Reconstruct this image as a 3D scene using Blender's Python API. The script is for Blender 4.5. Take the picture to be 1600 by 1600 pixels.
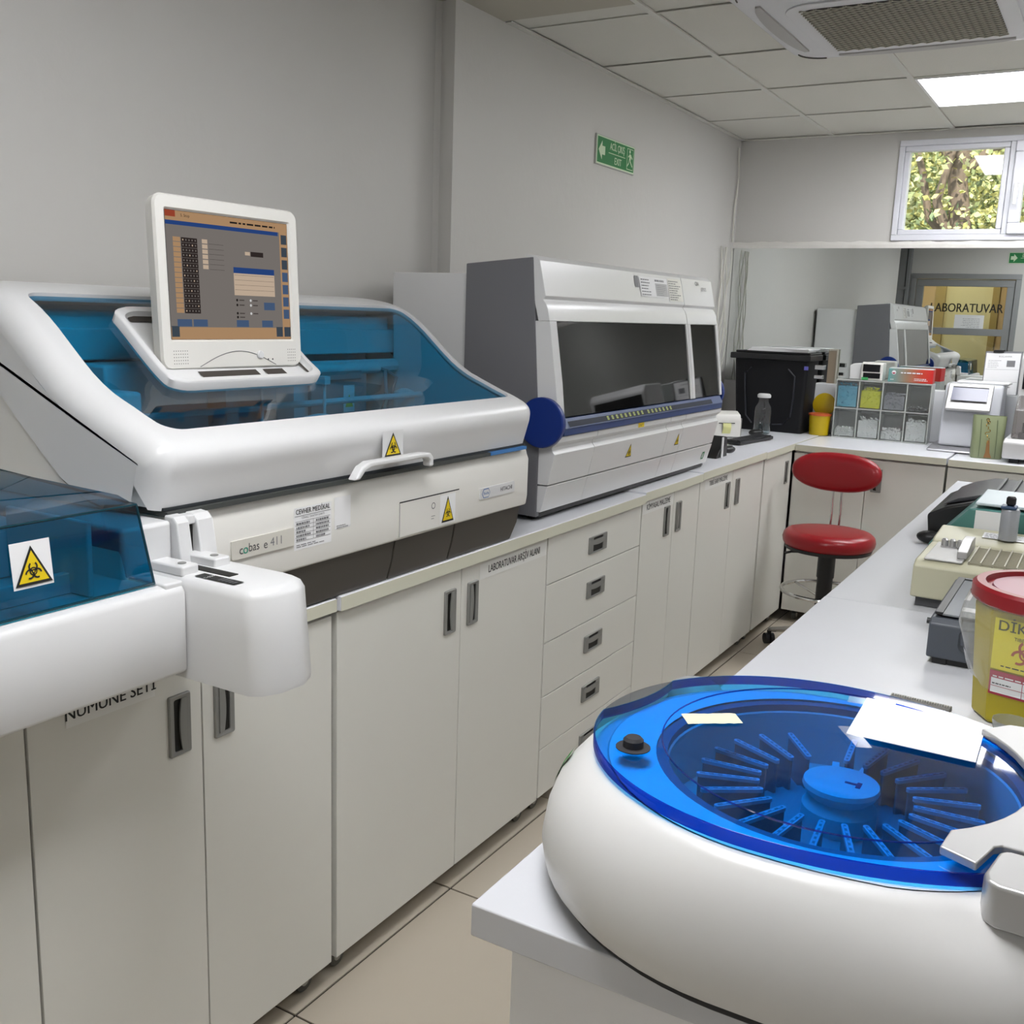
import bpy, bmesh, math, random
from math import sin, cos, pi, radians as R, hypot, atan2
from mathutils import Vector, Matrix
random.seed(7)
for o in list(bpy.data.objects): bpy.data.objects.remove(o)
scene = bpy.context.scene
COL = scene.collection

# ------------------------------------------------------------------ camera
EYE = 1.57
cam_d = bpy.data.cameras.new('camera'); cam = bpy.data.objects.new('camera', cam_d); COL.objects.link(cam)
F_PX, YAW, PIT, ROL = 1583.4, R(30.428), R(11.111), R(2.008)
cam_d.sensor_width = 36; cam_d.lens = F_PX / 1600 * 36; cam_d.clip_start = .02; cam_d.clip_end = 200
fw = Vector((-sin(YAW)*cos(PIT), cos(YAW)*cos(PIT), -sin(PIT))); rt = Vector((cos(YAW), sin(YAW), 0)); up = rt.cross(fw)
rr = rt*cos(ROL) + up*sin(ROL); uu = -rt*sin(ROL) + up*cos(ROL)
M = Matrix.Identity(4)
for i in range(3): M[i][0] = rr[i]; M[i][1] = uu[i]; M[i][2] = -fw[i]
M.translation = (0, 0, EYE); cam.matrix_world = M
scene.camera = cam
# ------------------------------------------------------------------ world, sun, exposure
w = bpy.data.worlds.new('world'); scene.world = w; w.use_nodes = True
bg = w.node_tree.nodes['Background']; bg.inputs[0].default_value = (.80, .90, 1, 1); bg.inputs[1].default_value = 1.0
sd = bpy.data.lights.new('sun', 'SUN'); sd.energy = 4.2; sd.angle = R(2); sd.color = (1, .95, .82)
sun = bpy.data.objects.new('sun', sd); COL.objects.link(sun); sun.rotation_euler = (R(42), 0, R(18)); sun.location = (0, 0, 8)
vs = scene.view_settings
scene.display_settings.display_device = 'sRGB'
vs.view_transform = 'Standard'; vs.look = 'None'; vs.gamma = 1; vs.use_curve_mapping = False
vs.exposure = 1.1
PANEL = 8.0          # emission of the ceiling light panels
CORR = 6.0

# ------------------------------------------------------------------ materials
MATS = {}
def S(c):
    if isinstance(c, str):
        c = [int(c[i:i+2], 16)/255 for i in (0, 2, 4)]
    return tuple((x/12.92 if x <= .04045 else ((x+.055)/1.055)**2.4) for x in c)
def mat(name, col, rough=.5, metal=0, bump=0, bscale=60, var=0, vscale=3, spec=.5, coat=0):
    if name in MATS: return MATS[name]
    m = bpy.data.materials.new(name); m.use_nodes = True; nt = m.node_tree; b = nt.nodes['Principled BSDF']
    c = S(col); b.inputs['Base Color'].default_value = (*c, 1); b.inputs['Roughness'].default_value = rough
    b.inputs['Metallic'].default_value = metal; b.inputs['Specular IOR Level'].default_value = spec
    b.inputs['Coat Weight'].default_value = coat
    if bump or var:
        tc = nt.nodes.new('ShaderNodeTexCoord')
    if var:
        n = nt.nodes.new('ShaderNodeTexNoise'); n.inputs['Scale'].default_value = vscale; n.inputs['Detail'].default_value = 6
        nt.links.new(tc.outputs['Object'], n.inputs['Vector'])
        mx = nt.nodes.new('ShaderNodeMix'); mx.data_type = 'RGBA'
        mx.inputs[6].default_value = (*[x*(1-var) for x in c], 1); mx.inputs[7].default_value = (*[min(1, x*(1+var*.6)) for x in c], 1)
        nt.links.new(n.outputs['Fac'], mx.inputs[0]); nt.links.new(mx.outputs[2], b.inputs['Base Color'])
    if bump:
        n2 = nt.nodes.new('ShaderNodeTexNoise'); n2.inputs['Scale'].default_value = bscale; n2.inputs['Detail'].default_value = 4
        nt.links.new(tc.outputs['Object'], n2.inputs['Vector'])
        bp = nt.nodes.new('ShaderNodeBump'); bp.inputs['Strength'].default_value = bump; bp.inputs['Distance'].default_value = .004
        nt.links.new(n2.outputs['Fac'], bp.inputs['Height']); nt.links.new(bp.outputs[0], b.inputs['Normal'])
    MATS[name] = m; return m
def emis(name, col, s):
    if name in MATS: return MATS[name]
    m = bpy.data.materials.new(name); m.use_nodes = True; nt = m.node_tree; nt.nodes.clear()
    e = nt.nodes.new('ShaderNodeEmission'); e.inputs[0].default_value = (*S(col), 1); e.inputs[1].default_value = s
    o = nt.nodes.new('ShaderNodeOutputMaterial'); nt.links.new(e.outputs[0], o.inputs[0]); MATS[name] = m; return m
def glassy(name, lin, rough=.03, refl=1.0, diff=0, dcol=(1, 1, 1)):
    """thin tinted pane: tinted straight-through + fresnel gloss (+ a little haze)"""
    if name in MATS: return MATS[name]
    m = bpy.data.materials.new(name); m.use_nodes = True; nt = m.node_tree; nt.nodes.clear()
    t = nt.nodes.new('ShaderNodeBsdfTransparent'); t.inputs[0].default_value = (*lin, 1)
    g = nt.nodes.new('ShaderNodeBsdfGlossy'); g.inputs['Roughness'].default_value = rough; g.inputs[0].default_value = (refl, refl, refl, 1)
    fr = nt.nodes.new('ShaderNodeFresnel'); fr.inputs[0].default_value = 1.5
    ge = nt.nodes.new('ShaderNodeNewGeometry'); mr = nt.nodes.new('ShaderNodeMapRange'); mr.inputs[3].default_value = 1.5; mr.inputs[4].default_value = 1/1.5
    nt.links.new(ge.outputs['Backfacing'], mr.inputs[0]); nt.links.new(mr.outputs[0], fr.inputs[0])
    mx = nt.nodes.new('ShaderNodeMixShader'); o = nt.nodes.new('ShaderNodeOutputMaterial')
    src = t.outputs[0]
    if diff:
        d = nt.nodes.new('ShaderNodeBsdfDiffuse'); d.inputs[0].default_value = (*dcol, 1)
        m2 = nt.nodes.new('ShaderNodeMixShader'); m2.inputs[0].default_value = diff
        nt.links.new(t.outputs[0], m2.inputs[1]); nt.links.new(d.outputs[0], m2.inputs[2]); src = m2.outputs[0]
    nt.links.new(fr.outputs[0], mx.inputs[0]); nt.links.new(src, mx.inputs[1]); nt.links.new(g.outputs[0], mx.inputs[2])
    nt.links.new(mx.outputs[0], o.inputs[0]); MATS[name] = m; return m

wall_m = mat('wall_paint', 'cbc9c5', .55, bump=.25, bscale=25, var=.03, vscale=2)
ceil_m = mat('ceiling_tile', 'd3d1c8', .85, bump=.15, bscale=150, var=.03)
grid_m = mat('ceiling_grid', 'cfcec6', .5)
dark_m = mat('plenum_dark', '1c1a16', .9)
cab_m = mat('laminate_white', 'd9d8d1', .38, var=.03, vscale=1.3)
edge_m = mat('laminate_edge', 'cfcebc', .45)
top_m = mat('worktop_laminate', 'e4e5ea', .28, bump=.05, bscale=90, var=.03, vscale=4)
isl_m = mat('island_laminate', 'cacbcf', .35, bump=.05, bscale=90, var=.03, vscale=4)
islb_m = mat('island_panel', 'e8e8ea', .45)
alu_m = mat('handle_grey', '8b8b88', .45, .3)
black_m = mat('black_plastic', '141416', .4)
blackg_m = mat('black_gloss', '0b0b10', .2)
recess_m = mat('recess_black', '161510', .6)
plast = mat('analyser_white', 'd8d8d8', .3, var=.01)
plast2 = mat('analyser_warm', 'dedcd6', .33)
plast3 = mat('centrifuge_white', 'd8d7d5', .3)
taupe = mat('taupe_base', '48443f', .45)
grey_m = mat('panel_grey', '6f6f73', .5)
blue_m = mat('deep_blue', '0b2c78', .35)
rail_blue = mat('rail_blue', '16356f', .35)
yel_m = mat('warning_yellow', 'e2c50a', .5)
ink = mat('black_ink', '151515', .6)
greyink = mat('grey_ink', '77777a', .6)
paper = mat('paper_white', 'e9e9ea', .6)
sil = mat('brushed_silver', 'b4b3b2', .35, .55)
chrome = mat('chrome', 'd0d0d0', .12, 1)
rubber = mat('rubber_dark', '222226', .7)
red_m = mat('red_leather', '920b18', .3, bump=.08, bscale=200)
clear = glassy('clear_plastic', (.95, .96, .96), .05, .9, .015, (.8, .8, .8))
clear2 = glassy('milky_clear', (.82, .84, .84), .12, .9, .14, (.75, .76, .76))
binglass = glassy('bin_clear', (.90, .91, .91), .08, .6, .05, (.7, .72, .72))
winglass = glassy('window_glass', (.97, .98, .98), .0, 1)
teal_glass = glassy('teal_window', (.09, .52, .72), .03, .9)
teal_glass2 = glassy('teal_cover', (.02, .34, .50), .03, .9)
blue_glass = glassy('blue_lid', (.035, .50, .98), .03, .85)
blue_edge = glassy('blue_lid_edge', (.02, .08, .45), .1, .7, .28, (.0, .01, .25))
darkglass = mat('smoked_window', '0d0d0c', .03, spec=.45)

# ------------------------------------------------------------------ mesh builder
class MB:
    def __init__(s): s.v = []; s.f = []; s.m = []; s.T = Matrix.Identity(4); s.cm = 0
    def add(s, vs, fs, m=None):
        n = len(s.v); s.v += [tuple(s.T @ Vector(p)) for p in vs]
        for f in fs: s.f.append([i+n for i in f]); s.m.append(s.cm if m is None else m)
        return s
    def box(s, x0, x1, y0, y1, z0, z1, m=None):
        return s.add([(x0,y0,z0),(x1,y0,z0),(x1,y1,z0),(x0,y1,z0),(x0,y0,z1),(x1,y0,z1),(x1,y1,z1),(x0,y1,z1)],
            [(0,3,2,1),(4,5,6,7),(0,1,5,4),(1,2,6,5),(2,3,7,6),(3,0,4,7)], m)
    def prism(s, pts, ax, a0, a1, m=None):
        def mk(p, a): return (a, p[0], p[1]) if ax == 'x' else ((p[0], a, p[1]) if ax == 'y' else (p[0], p[1], a))
        n = len(pts); vs = [mk(p, a0) for p in pts] + [mk(p, a1) for p in pts]
        fs = [tuple(range(n))[::-1], tuple(range(n, 2*n))] + [(i, (i+1) % n, n+(i+1) % n, n+i) for i in range(n)]
        return s.add(vs, fs, m)
    def loft(s, rings, cap0=True, cap1=True, m=None, closed=True):
        n = len(rings[0]); vs = [p for r in rings for p in r]; fs = []
        for k in range(len(rings)-1):
            for i in range(n if closed else n-1):
                j = (i+1) % n; fs.append((k*n+i, k*n+j, (k+1)*n+j, (k+1)*n+i))
        if cap0: fs.append(tuple(range(n))[::-1])
        if cap1: fs.append(tuple(range((len(rings)-1)*n, len(rings)*n)))
        return s.add(vs, fs, m)
    def lathe(s, prof, c=(0,0,0), n=32, cap=True, m=None, sx=1, sy=1):
        rings = [[(c[0]+sx*r*cos(2*pi*i/n), c[1]+sy*r*sin(2*pi*i/n), c[2]+z) for i in range(n)] for r, z in prof]
        return s.loft(rings, cap, cap, m)
    def tube(s, pts, r, n=8, m=None, cap=True):
        pts = [Vector(p) for p in pts]; rings = []
        for i, p in enumerate(pts):
            d = (pts[min(i+1, len(pts)-1)] - pts[max(i-1, 0)]).normalized()
            a = Vector((0,0,1)) if abs(d.z) < .9 else Vector((1,0,0))
            u = d.cross(a).normalized(); v = d.cross(u); ri = r[i] if isinstance(r, (list, tuple)) else r
            rings.append([tuple(p + u*ri*cos(2*pi*k/n) + v*ri*sin(2*pi*k/n)) for k in range(n)])
        return s.loft(rings, cap, cap, m)
    def torus(s, c, R0, r, n=40, k=8, m=None):
        vs = []; fs = []
        for i in range(n):
            a = 2*pi*i/n
            for j in range(k):
                b = 2*pi*j/k; q = R0 + r*cos(b); vs.append((c[0]+q*cos(a), c[1]+q*sin(a), c[2]+r*sin(b)))
        for i in range(n):
            for j in range(k): fs.append((i*k+j, ((i+1) % n)*k+j, ((i+1) % n)*k+(j+1) % k, i*k+(j+1) % k))
        return s.add(vs, fs, m)
    def sphere(s, c, r, n=16, k=10, sc=(1,1,1), m=None):
        rings = [[(c[0]+sc[0]*r*sin(pi*j/k)*cos(2*pi*i/n), c[1]+sc[1]*r*sin(pi*j/k)*sin(2*pi*i/n), c[2]-sc[2]*r*cos(pi*j/k)) for i in range(n)] for j in range(1, k)]
        return s.loft(rings, True, True, m)
def rrect(cx, cy, w, h, r, n=5):
    r = min(r, w/2-1e-5, h/2-1e-5); out = []
    for qx, qy, a0 in ((1,1,0),(-1,1,90),(-1,-1,180),(1,-1,270)):
        for i in range(n+1):
            a = R(a0 + 90*i/n); out.append((cx+qx*(w/2-r)+r*cos(a), cy+qy*(h/2-r)+r*sin(a)))
    return out
def circ(cx, cy, r, n=24, a0=0, a1=360):
    full = abs(a1-a0) >= 360; k = n if full else n+1
    return [(cx+r*cos(R(a0+(a1-a0)*i/n)), cy+r*sin(R(a0+(a1-a0)*i/n))) for i in range(k)]
def rot(c, ax, deg):
    c = Vector(c); return Matrix.Translation(c) @ Matrix.Rotation(R(deg), 4, ax) @ Matrix.Translation(-c)

# ------------------------------------------------------------------ objects
W = {}
def _tag(o, label=None, cat=None, group=None, kind=None):
    if label: o['label'] = label
    if cat: o['category'] = cat
    if group: o['group'] = group
    if kind: o['kind'] = kind
    return o
def link(name, data, parent=None, wloc=(0,0,0)):
    o = bpy.data.objects.new(name, data); COL.objects.link(o); wl = Vector(wloc)
    if parent:
        o.parent = parent; o.location = wl - W[parent.name]
    else: o.location = wl
    W[o.name] = wl; return o
def thing(name, label, cat, loc=(0,0,0), group=None):
    return _tag(link(name, None, None, loc), label, cat, group)
def mesh(name, mb, ms, off=(0,0,0), smooth=35):
    if not isinstance(ms, (list, tuple)): ms = [ms]
    me = bpy.data.meshes.new(name); ox, oy, oz = off
    me.from_pydata([(x-ox, y-oy, z-oz) for x, y, z in mb.v], [], mb.f)
    for m in ms: me.materials.append(m)
    me.polygons.foreach_set('material_index', mb.m)
    bm = bmesh.new(); bm.from_mesh(me); bmesh.ops.recalc_face_normals(bm, faces=bm.faces); bm.to_mesh(me); bm.free()
    me.polygons.foreach_set('use_smooth', [True]*len(me.polygons)); me.set_sharp_from_angle(angle=R(smooth)); me.update()
    return me
def obj(name, mb, ms, parent=None, bevel=0, seg=3, label=None, kind=None, loc=None, smooth=35, cat=None, group=None):
    """geometry is given in world metres; loc = the object's origin (default: that of its parent)"""
    wl = Vector(loc) if loc is not None else (W[parent.name] if parent else Vector((0,0,0)))
    o = link(name, mesh(name, mb, ms, wl, smooth), parent, wl)
    if bevel:
        b = o.modifiers.new('bevel', 'BEVEL'); b.width = bevel; b.segments = seg; b.limit_method = 'ANGLE'; b.angle_limit = R(40); b.harden_normals = True
    return _tag(o, label, cat, group, kind)
def inst(name, me, parent, wloc, label=None, src=None, rotz=0):
    o = link(name, me, parent, wloc)
    if src:
        for md in src.modifiers:
            b = o.modifiers.new(md.name, md.type); b.width = md.width; b.segments = md.segments; b.limit_method = md.limit_method; b.angle_limit = md.angle_limit
    o.rotation_euler.z = rotz
    return _tag(o, label)
def B(*a): return MB().box(*a)

class Flat:
    """flat print: polygons in a plane frame (origin o, right u, up v), layered by tiny offsets"""
    def __init__(s, o, u, v): s.o = Vector(o); s.u = Vector(u).normalized(); s.v = Vector(v).normalized(); s.n = s.u.cross(s.v); s.mb = MB(); s.ms = []
    def P(s, x, y, h=0): return tuple(s.o + s.u*x + s.v*y + s.n*h)
    def mi(s, m):
        if m not in s.ms: s.ms.append(m)
        return s.ms.index(m)
    def poly(s, pts, m, h=.0005): s.mb.add([s.P(x, y, h) for x, y in pts], [tuple(range(len(pts)))], s.mi(m)); return s
    def rect(s, x0, y0, x1, y1, m, h=.0005): return s.poly([(x0,y0),(x1,y0),(x1,y1),(x0,y1)], m, h)
    def slab(s, pts, m, h0, h1):
        n = len(pts); vs = [s.P(x, y, h0) for x, y in pts] + [s.P(x, y, h1) for x, y in pts]
        s.mb.add(vs, [tuple(range(n))[::-1], tuple(range(n, 2*n))] + [(i, (i+1) % n, n+(i+1) % n, n+i) for i in range(n)], s.mi(m)); return s
    def ring(s, cx, cy, r0, r1, m, a0=0, a1=360, h=.001, n=20):
        a = circ(cx, cy, r0, n, a0, a1); b = circ(cx, cy, r1, n, a0, a1); full = abs(a1-a0) >= 360
        k = len(a); vs = [s.P(*p, h) for p in a+b]; fs = [(i, (i+1) % k, k+(i+1) % k, k+i) for i in range(k if full else k-1)]
        s.mb.add(vs, fs, s.mi(m)); return s
    def text(s, body, x, y, size, m, h=.0008, align='CENTER', bold=False, sx=1.0):
        cu = bpy.data.curves.new('t', 'FONT'); cu.body = body; cu.size = size; cu.align_x = align; cu.align_y = 'CENTER'; cu.resolution_u = 3
        t = bpy.data.objects.new('t', cu); COL.objects.link(t)
        dg = bpy.context.evaluated_depsgraph_get(); me = bpy.data.meshes.new_from_object(t.evaluated_get(dg))
        for dx, dh in (((-.014, 0), (.014, .00004)) if bold else ((0, 0),)):
            s.mb.add([s.P(x+p.co.x*sx+dx*size, y+p.co.y, h+dh) for p in me.vertices], [tuple(p.vertices) for p in me.polygons], s.mi(m))
        bpy.data.objects.remove(t); bpy.data.curves.remove(cu); bpy.data.meshes.remove(me); return s
    def lines(s, x0, y0, x1, y1, n, m, fill=.35, h=.0008, seed=1):
        rg = random.Random(seed); dy = (y1-y0)/n
        for i in range(n):
            x = x0; y = y0+dy*i
            e = x0+(x1-x0)*rg.uniform(.55, 1)
            while x < e:
                wd = rg.uniform(.05, .16)*(x1-x0); s.rect(x, y, min(x+wd, e), y+dy*fill, m, h); x += wd+.03*(x1-x0)
        return s
    def biohazard(s, cx, cy, r, m, bgm, h):
        s.ring(cx, cy, r*.30, r*.42, m, h=h)
        for a in (90, 210, 330):
            px, py = cx+r*.46*cos(R(a)), cy+r*.46*sin(R(a))
            s.ring(px, py, r*.33, r*.50, m, a+35, a+325, h=h+.0002)
        s.poly(circ(cx, cy, r*.20, 16), m, h+.0004); s.poly(circ(cx, cy, r*.09, 12), bgm, h+.0006)
        return s
    def triangle(s, cx, cy, w, h_, sx=1):
        """warning triangle with a biohazard trefoil"""
        s.poly([(cx-w/2, cy-h_/2), (cx+w/2, cy-h_/2), (cx, cy+h_/2)], ink, .001)
        k = .80; dy = -h_*.025
        s.poly([(cx-w/2*k, cy-h_/2*k+dy), (cx+w/2*k, cy-h_/2*k+dy), (cx, cy+h_/2*k+dy)], yel_m, .0015)
        s.biohazard(cx, cy-h_*.16, w*.25, ink, yel_m, .002); return s
    def make(s, name, parent=None, label=None, **k):
        return obj(name, s.mb, s.ms, parent, label=label, smooth=30, **k)

# ================================================================== THE ROOM
XL, XR, YB, YF, ZC = -2.06, 1.45, 6.0, -.35, 2.6
# walls
mb = MB()
mb.prism([(-2.06,6.15),(-2.06,3.02),(-2.10,3.02),(-2.10,3.035),(-2.125,3.035),(-2.14,3.02),(-2.14,.45),(-2.42,.45),(-2.42,-.5),(-2.6,-.5),(-2.6,6.15)], 'z', 0, 2.9)
obj('wall_left', mb, wall_m, kind='structure')
WX0, WX1, WZ0, WZ1 = -1.172, .25, 2.03, 2.552
mb = MB().box(-2.06, WX0, 6.0, 6.15, 0, 2.9).box(WX0, WX1, 6.0, 6.15, 0, WZ0).box(WX0, WX1, 6.0, 6.15, WZ1, 2.9).box(WX1, 1.6, 6.0, 6.15, 0, 2.9)
obj('wall_back', mb, wall_m, kind='structure')
obj('wall_right', B(XR, XR+.15, -2.6, 6.15, 0, 2.9), wall_m, kind='structure')
# wall with the door (behind the camera, seen in the mirror)
DX0, DX1, DZ1 = -2.14, -1.02, 2.16
mb = MB().box(-2.6, DX0, YF-.12, YF, 0, 2.9).box(DX0, DX1, YF-.12, YF, DZ1, 2.9).box(DX1, XR, YF-.12, YF, 0, 2.9)
obj('wall_front', mb, wall_m, kind='structure')
corr_m = mat('corridor_paint', 'd8cfa8', .6)
mb = MB().box(-3.4, XR, -2.2, -2.05, 0, 2.9).box(-3.4, -3.3, -2.1, YF-.12, 0, 2.9)
obj('wall_corridor', mb, corr_m, kind='structure')
obj('ceiling_corridor', B(-3.4, XR, -2.2, YF-.12, 2.62, 2.75), ceil_m, kind='structure')
# floor with tiles
fl = obj('floor', B(-2.6, 1.6, -2.2, 6.15, -.06, -.004), mat('grout', '2e2820', .9), kind='structure')
tile_m = mat('floor_tile', 'bdb3a3', .28, bump=.04, bscale=40, var=.05, vscale=2)
T = .62; mbt = MB(); mbt.T = Matrix.Identity(4); mbt.box(.003, T-.003, .003, T-.003, -.012, 0); tme = mesh('tile', mbt, tile_m)
for i in range(-2, 5):
    for j in range(-4, 8):
        x, y = -1.41+i*T, 1.515+j*T
        if x+T < -2.6 or x > 1.3 or y > 5.9: continue
        inst('tile', tme, fl, (x, y, random.uniform(-.0008, 0)))
# ceiling: dark void, grid bars, tiles
ce = obj('ceiling', B(-2.6, 1.6, YF-.12, 6.15, 2.66, 2.75), dark_m, kind='structure')
gx = [-2.05, -1.54, -.915, -.285, .345, .975, 1.44]
gy = [3.33, 3.471, 4.111, 4.757, 5.402, 5.995]
gy = [5.995, 5.402, 4.757, 4.111, 3.471, 2.83, 2.19, 1.55, .91, .27, -.34]
LIGHTS = [(2, 1), (3, 1), (2, 7), (2, 8), (4, 4)]     # (column, row) of the lit panels
AC = [(1, 3), (2, 3), (1, 4), (2, 4)]
for i in range(len(gx)-1):
    for j in range(len(gy)-1):
        if (i, j) in LIGHTS: continue
        x0, x1, y1, y0 = gx[i], gx[i+1], gy[j], gy[j+1]
        if i == 0 and y1 < 3.5:
            continue
        g = .006; m = MB(); dz = random.uniform(0, .004)
        m.box(x0+g, x1-g, y0+g, y1-g, ZC+.002+dz, ZC+.014+dz)
        obj('ceiling_tile', m, ceil_m, ce)
m = B(-2.14, gx[1]-.008, YF, 3.33, ZC-.004, ZC+.02); obj('soffit', m, mat('soffit_paint', 'b5b0a2', .8), ce)
m = B(-2.06, gx[1]-.008, 3.34, 3.465, ZC+.003, ZC+.014); obj('ceiling_tile', m, ceil_m, ce)
for x in gx[1:-1]: obj('grid_bar', B(x-.0125, x+.0125, YF, 6.0, ZC-.003, ZC+.003), grid_m, ce)
for k, y in enumerate(gy[1:-1]): obj('grid_bar', B(-2.05 if y > 3.4 else gx[1], XR, y-.010, y+.004, ZC-.0015, ZC+.0015), grid_m, ce)
obj('edge_angle', MB().box(-2.06, -2.035, 3.34, 6.0, ZC-.006, ZC-.001).box(-2.06, XR, 5.975, 6.0, ZC-.006, ZC-.001), grid_m, ce)
# light panels
pan = emis('light_panel', 'fbfcff', PANEL)
def light_panel(i, j, label, grp=None):
    x0, x1, y1, y0 = gx[i], gx[i+1], gy[j], gy[j+1]
    t = thing('ceiling_light', label, 'ceiling light', ((x0+x1)/2, (y0+y1)/2, ZC), grp)
    a, b, c, d = x0+.012, x1-.012, y0+.012, y1-.012; q = .012
    fr = MB().box(a, b, c, c+q, ZC-.004, ZC+.012).box(a, b, d-q, d, ZC-.004, ZC+.012).box(a, a+q, c+q, d-q, ZC-.004, ZC+.012).box(b-q, b, c+q, d-q, ZC-.004, ZC+.012)
    obj('frame', fr, mat('light_frame', 'e8e8e8', .4), t)
    obj('diffuser', B(a+q, b-q, c+q, d-q, ZC, ZC+.006), pan, t)
light_panel(2, 1, 'lit square ceiling panel near the window above the back counter')
for ij, lab in zip(LIGHTS[1:], ('right of the visible one, beyond the frame', 'straight above the blue-lidded centrifuge', 'above the aisle end nearest the camera', 'above the far side of the island')): light_panel(*ij, 'lit square ceiling panel ' + lab, 'ceiling panels outside the view')

# back wall: mirror, backsplash board, ledge strip, window
mir = mat('mirror_silver', 'e2e6e4', .0, 1)
t = thing('wall_mirror', 'wide wall mirror above the back counter reflecting the laboratory', 'mirror', (-.4, 5.99, 1.25))
obj('glass', B(-2.055, 1.40, 5.990, 5.999, 1.22, 1.992), mir, t)
mb = MB(); pts = []
n = 150; x = -2.06
def jz(i, s): return s*(.5+.5*sin(i*.9)*sin(i*.37+1))*(.6+.4*random.random())
ringsA = []
for i in range(n+1):
    xx = -2.06 + i*(3.5/n); d = .022+jz(i, .008); z1 = 2.022+jz(i+5, .010)
    ringsA.append([(xx, 6.0, 1.990), (xx, 6.0-d, 1.990), (xx, 6.0-d, 2.008), (xx, 6.0-.008, z1), (xx, 6.0, z1)])
mb.loft(ringsA); obj('trim_1', mb, mat('peeling_paint', 'dcdad4', .7, bump=.8, bscale=40), kind='structure')
obj('trim_2', B(-1.50, 1.40, 5.925, 5.999, .955, 1.235), mat('splash_board', 'd9dadd', .35), kind='structure', bevel=.004)
# window
pvc = mat('window_pvc', 'dedfe6', .35)
wf = link('window_1', None, None, (-1.17, 6.0, 2.03)); wf['kind'] = 'structure'
mb = MB()
def frame(mb, x0, x1, z0, z1, t, y0, y1):
    mb.box(x0, x1, y0, y1, z0, z0+t).box(x0, x1, y0, y1, z1-t, z1).box(x0, x0+t, y0, y1, z0+t, z1-t).box(x1-t, x1, y0, y1, z0+t, z1-t)
frame(mb, WX0, WX1, WZ0, WZ1, .03, 5.985, 6.06)
mb.box(-.625, -.60, 5.985, 6.06, WZ0+.03, WZ1-.03)
obj('window_frame', mb, pvc, wf, bevel=.004, seg=2)
mb = MB(); frame(mb, WX0+.03, -.627, WZ0+.03, WZ1-.03, .028, 5.992, 6.05)
obj('window_bead', mb, pvc, wf, bevel=.006, seg=2)
mb = B(WX0+.075, -.650, 6.02, 6.024, WZ0+.055, WZ1-.055); mb.T = Matrix.Identity(4)
gl = B(-1.115, -.655, 6.022, 6.026, 2.058, 2.526)
c = Vector((-.88, 6.022, 2.30)); Rm = rot(c, 'X', -1.6)
gl.v = [tuple(Rm @ Vector(p)) for p in gl.v]; obj('pane', gl, winglass, wf)
mb = MB(); frame(mb, -.598, WX1-.03, WZ0+.03, WZ1-.03, .055, 5.960, 6.03)
obj('sash', mb, pvc, wf, bevel=.006, seg=2)
obj('pane', B(-.543, WX1-.085, 6.0, 6.004, WZ0+.085, WZ1-.085), winglass, wf)
mb = MB().box(-.585, -.560, 5.948, 5.962, 2.235, 2.31).box(-.580, -.565, 5.92, 5.95, 2.285, 2.305).box(-.582, -.563, 5.905, 5.925, 2.20, 2.305)
obj('window_handle', mb, mat('handle_white', 'e8e8ea', .3), wf, bevel=.004)

# the outside: leafy tree beyond the window
bark = mat('bark', '77685a', .9, bump=.6, bscale=20, var=.3, vscale=8)
tr = thing('tree', 'leafy yellow-green tree with forked trunk outside the small window', 'tree', (-1.35, 8.9, 0))
mb = MB(); mb.tube([(-1.22,9,-.0),(-1.25,9,1.6),(-1.23,9,2.3),(-1.3,9,2.75),(-1.26,8.95,3.3),(-1.2,9,4.2)], [.13,.11,.085,.075,.07,.05], 10)
obj('trunk', mb, bark, tr)
for k, pp in enumerate([[(-1.23,9,2.1),(-1.42,8.9,2.55),(-1.38,8.9,2.75),(-1.32,8.9,2.95)], [(-1.24,9,2.2),(-1.5,9.1,2.45),(-1.58,9.1,2.8),(-1.8,9.2,3.4)], [(-1.3,9,2.75),(-1.1,9.1,2.95),(-.8,9.1,3.1),(-.3,9.2,3.3)], [(-1.25,9,1.9),(-1.5,9,2.2),(-1.62,9,2.3),(-2.1,9,2.6)], [(-1.3,9,2.8),(-1.45,9,3.0),(-1.6,9,3.5)], [(-1.24,9,1.7),(-1.0,9.1,2.3),(-.7,9.2,2.7)]]):
    obj('branch', MB().tube(pp, [.045,.035,.028,.015][:len(pp)] if len(pp) == 4 else [.04,.03,.015], 8), bark, tr)
leafs = [mat('leaf_green', 'a4ae78', .6), mat('leaf_yellow', 'c9c47c', .6), mat('leaf_dark', '7f8f6a', .6), mat('leaf_pale', 'd6d6a8', .6)]
def leaves(name, n, x0, x1, y0, y1, z0, z1, sz, parent, wts, seed):
    rg = random.Random(seed); mb = MB()
    cl = [(rg.uniform(x0, x1), rg.uniform(y0, y1), rg.uniform(z0, z1)) for _ in range(n//22)]
    cm = [rg.choices([0,1,2,3], wts)[0] for _ in cl]
    for i in range(n):
        q = rg.randrange(len(cl)); c = cl[q]; r = .22
        p = Vector((c[0]+rg.gauss(0, r), c[1]+rg.gauss(0, r), c[2]+rg.gauss(0, r*.8)))
        d = Vector((rg.gauss(0,1), rg.gauss(0,1), rg.gauss(0,.7))).normalized(); e = d.cross(Vector((rg.gauss(0,1), rg.gauss(0,1), rg.gauss(0,1)))).normalized()
        s = sz*rg.uniform(.6, 1.3)
        mb.add([tuple(p), tuple(p+d*s*.5+e*s*.3), tuple(p+d*s), tuple(p+d*s*.5-e*s*.3)], [(0,1,2,3)], cm[q] if rg.random() < .7 else rg.choices([0,1,2,3], wts)[0])
    return obj(name, mb, leafs, parent, kind='stuff')
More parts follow.
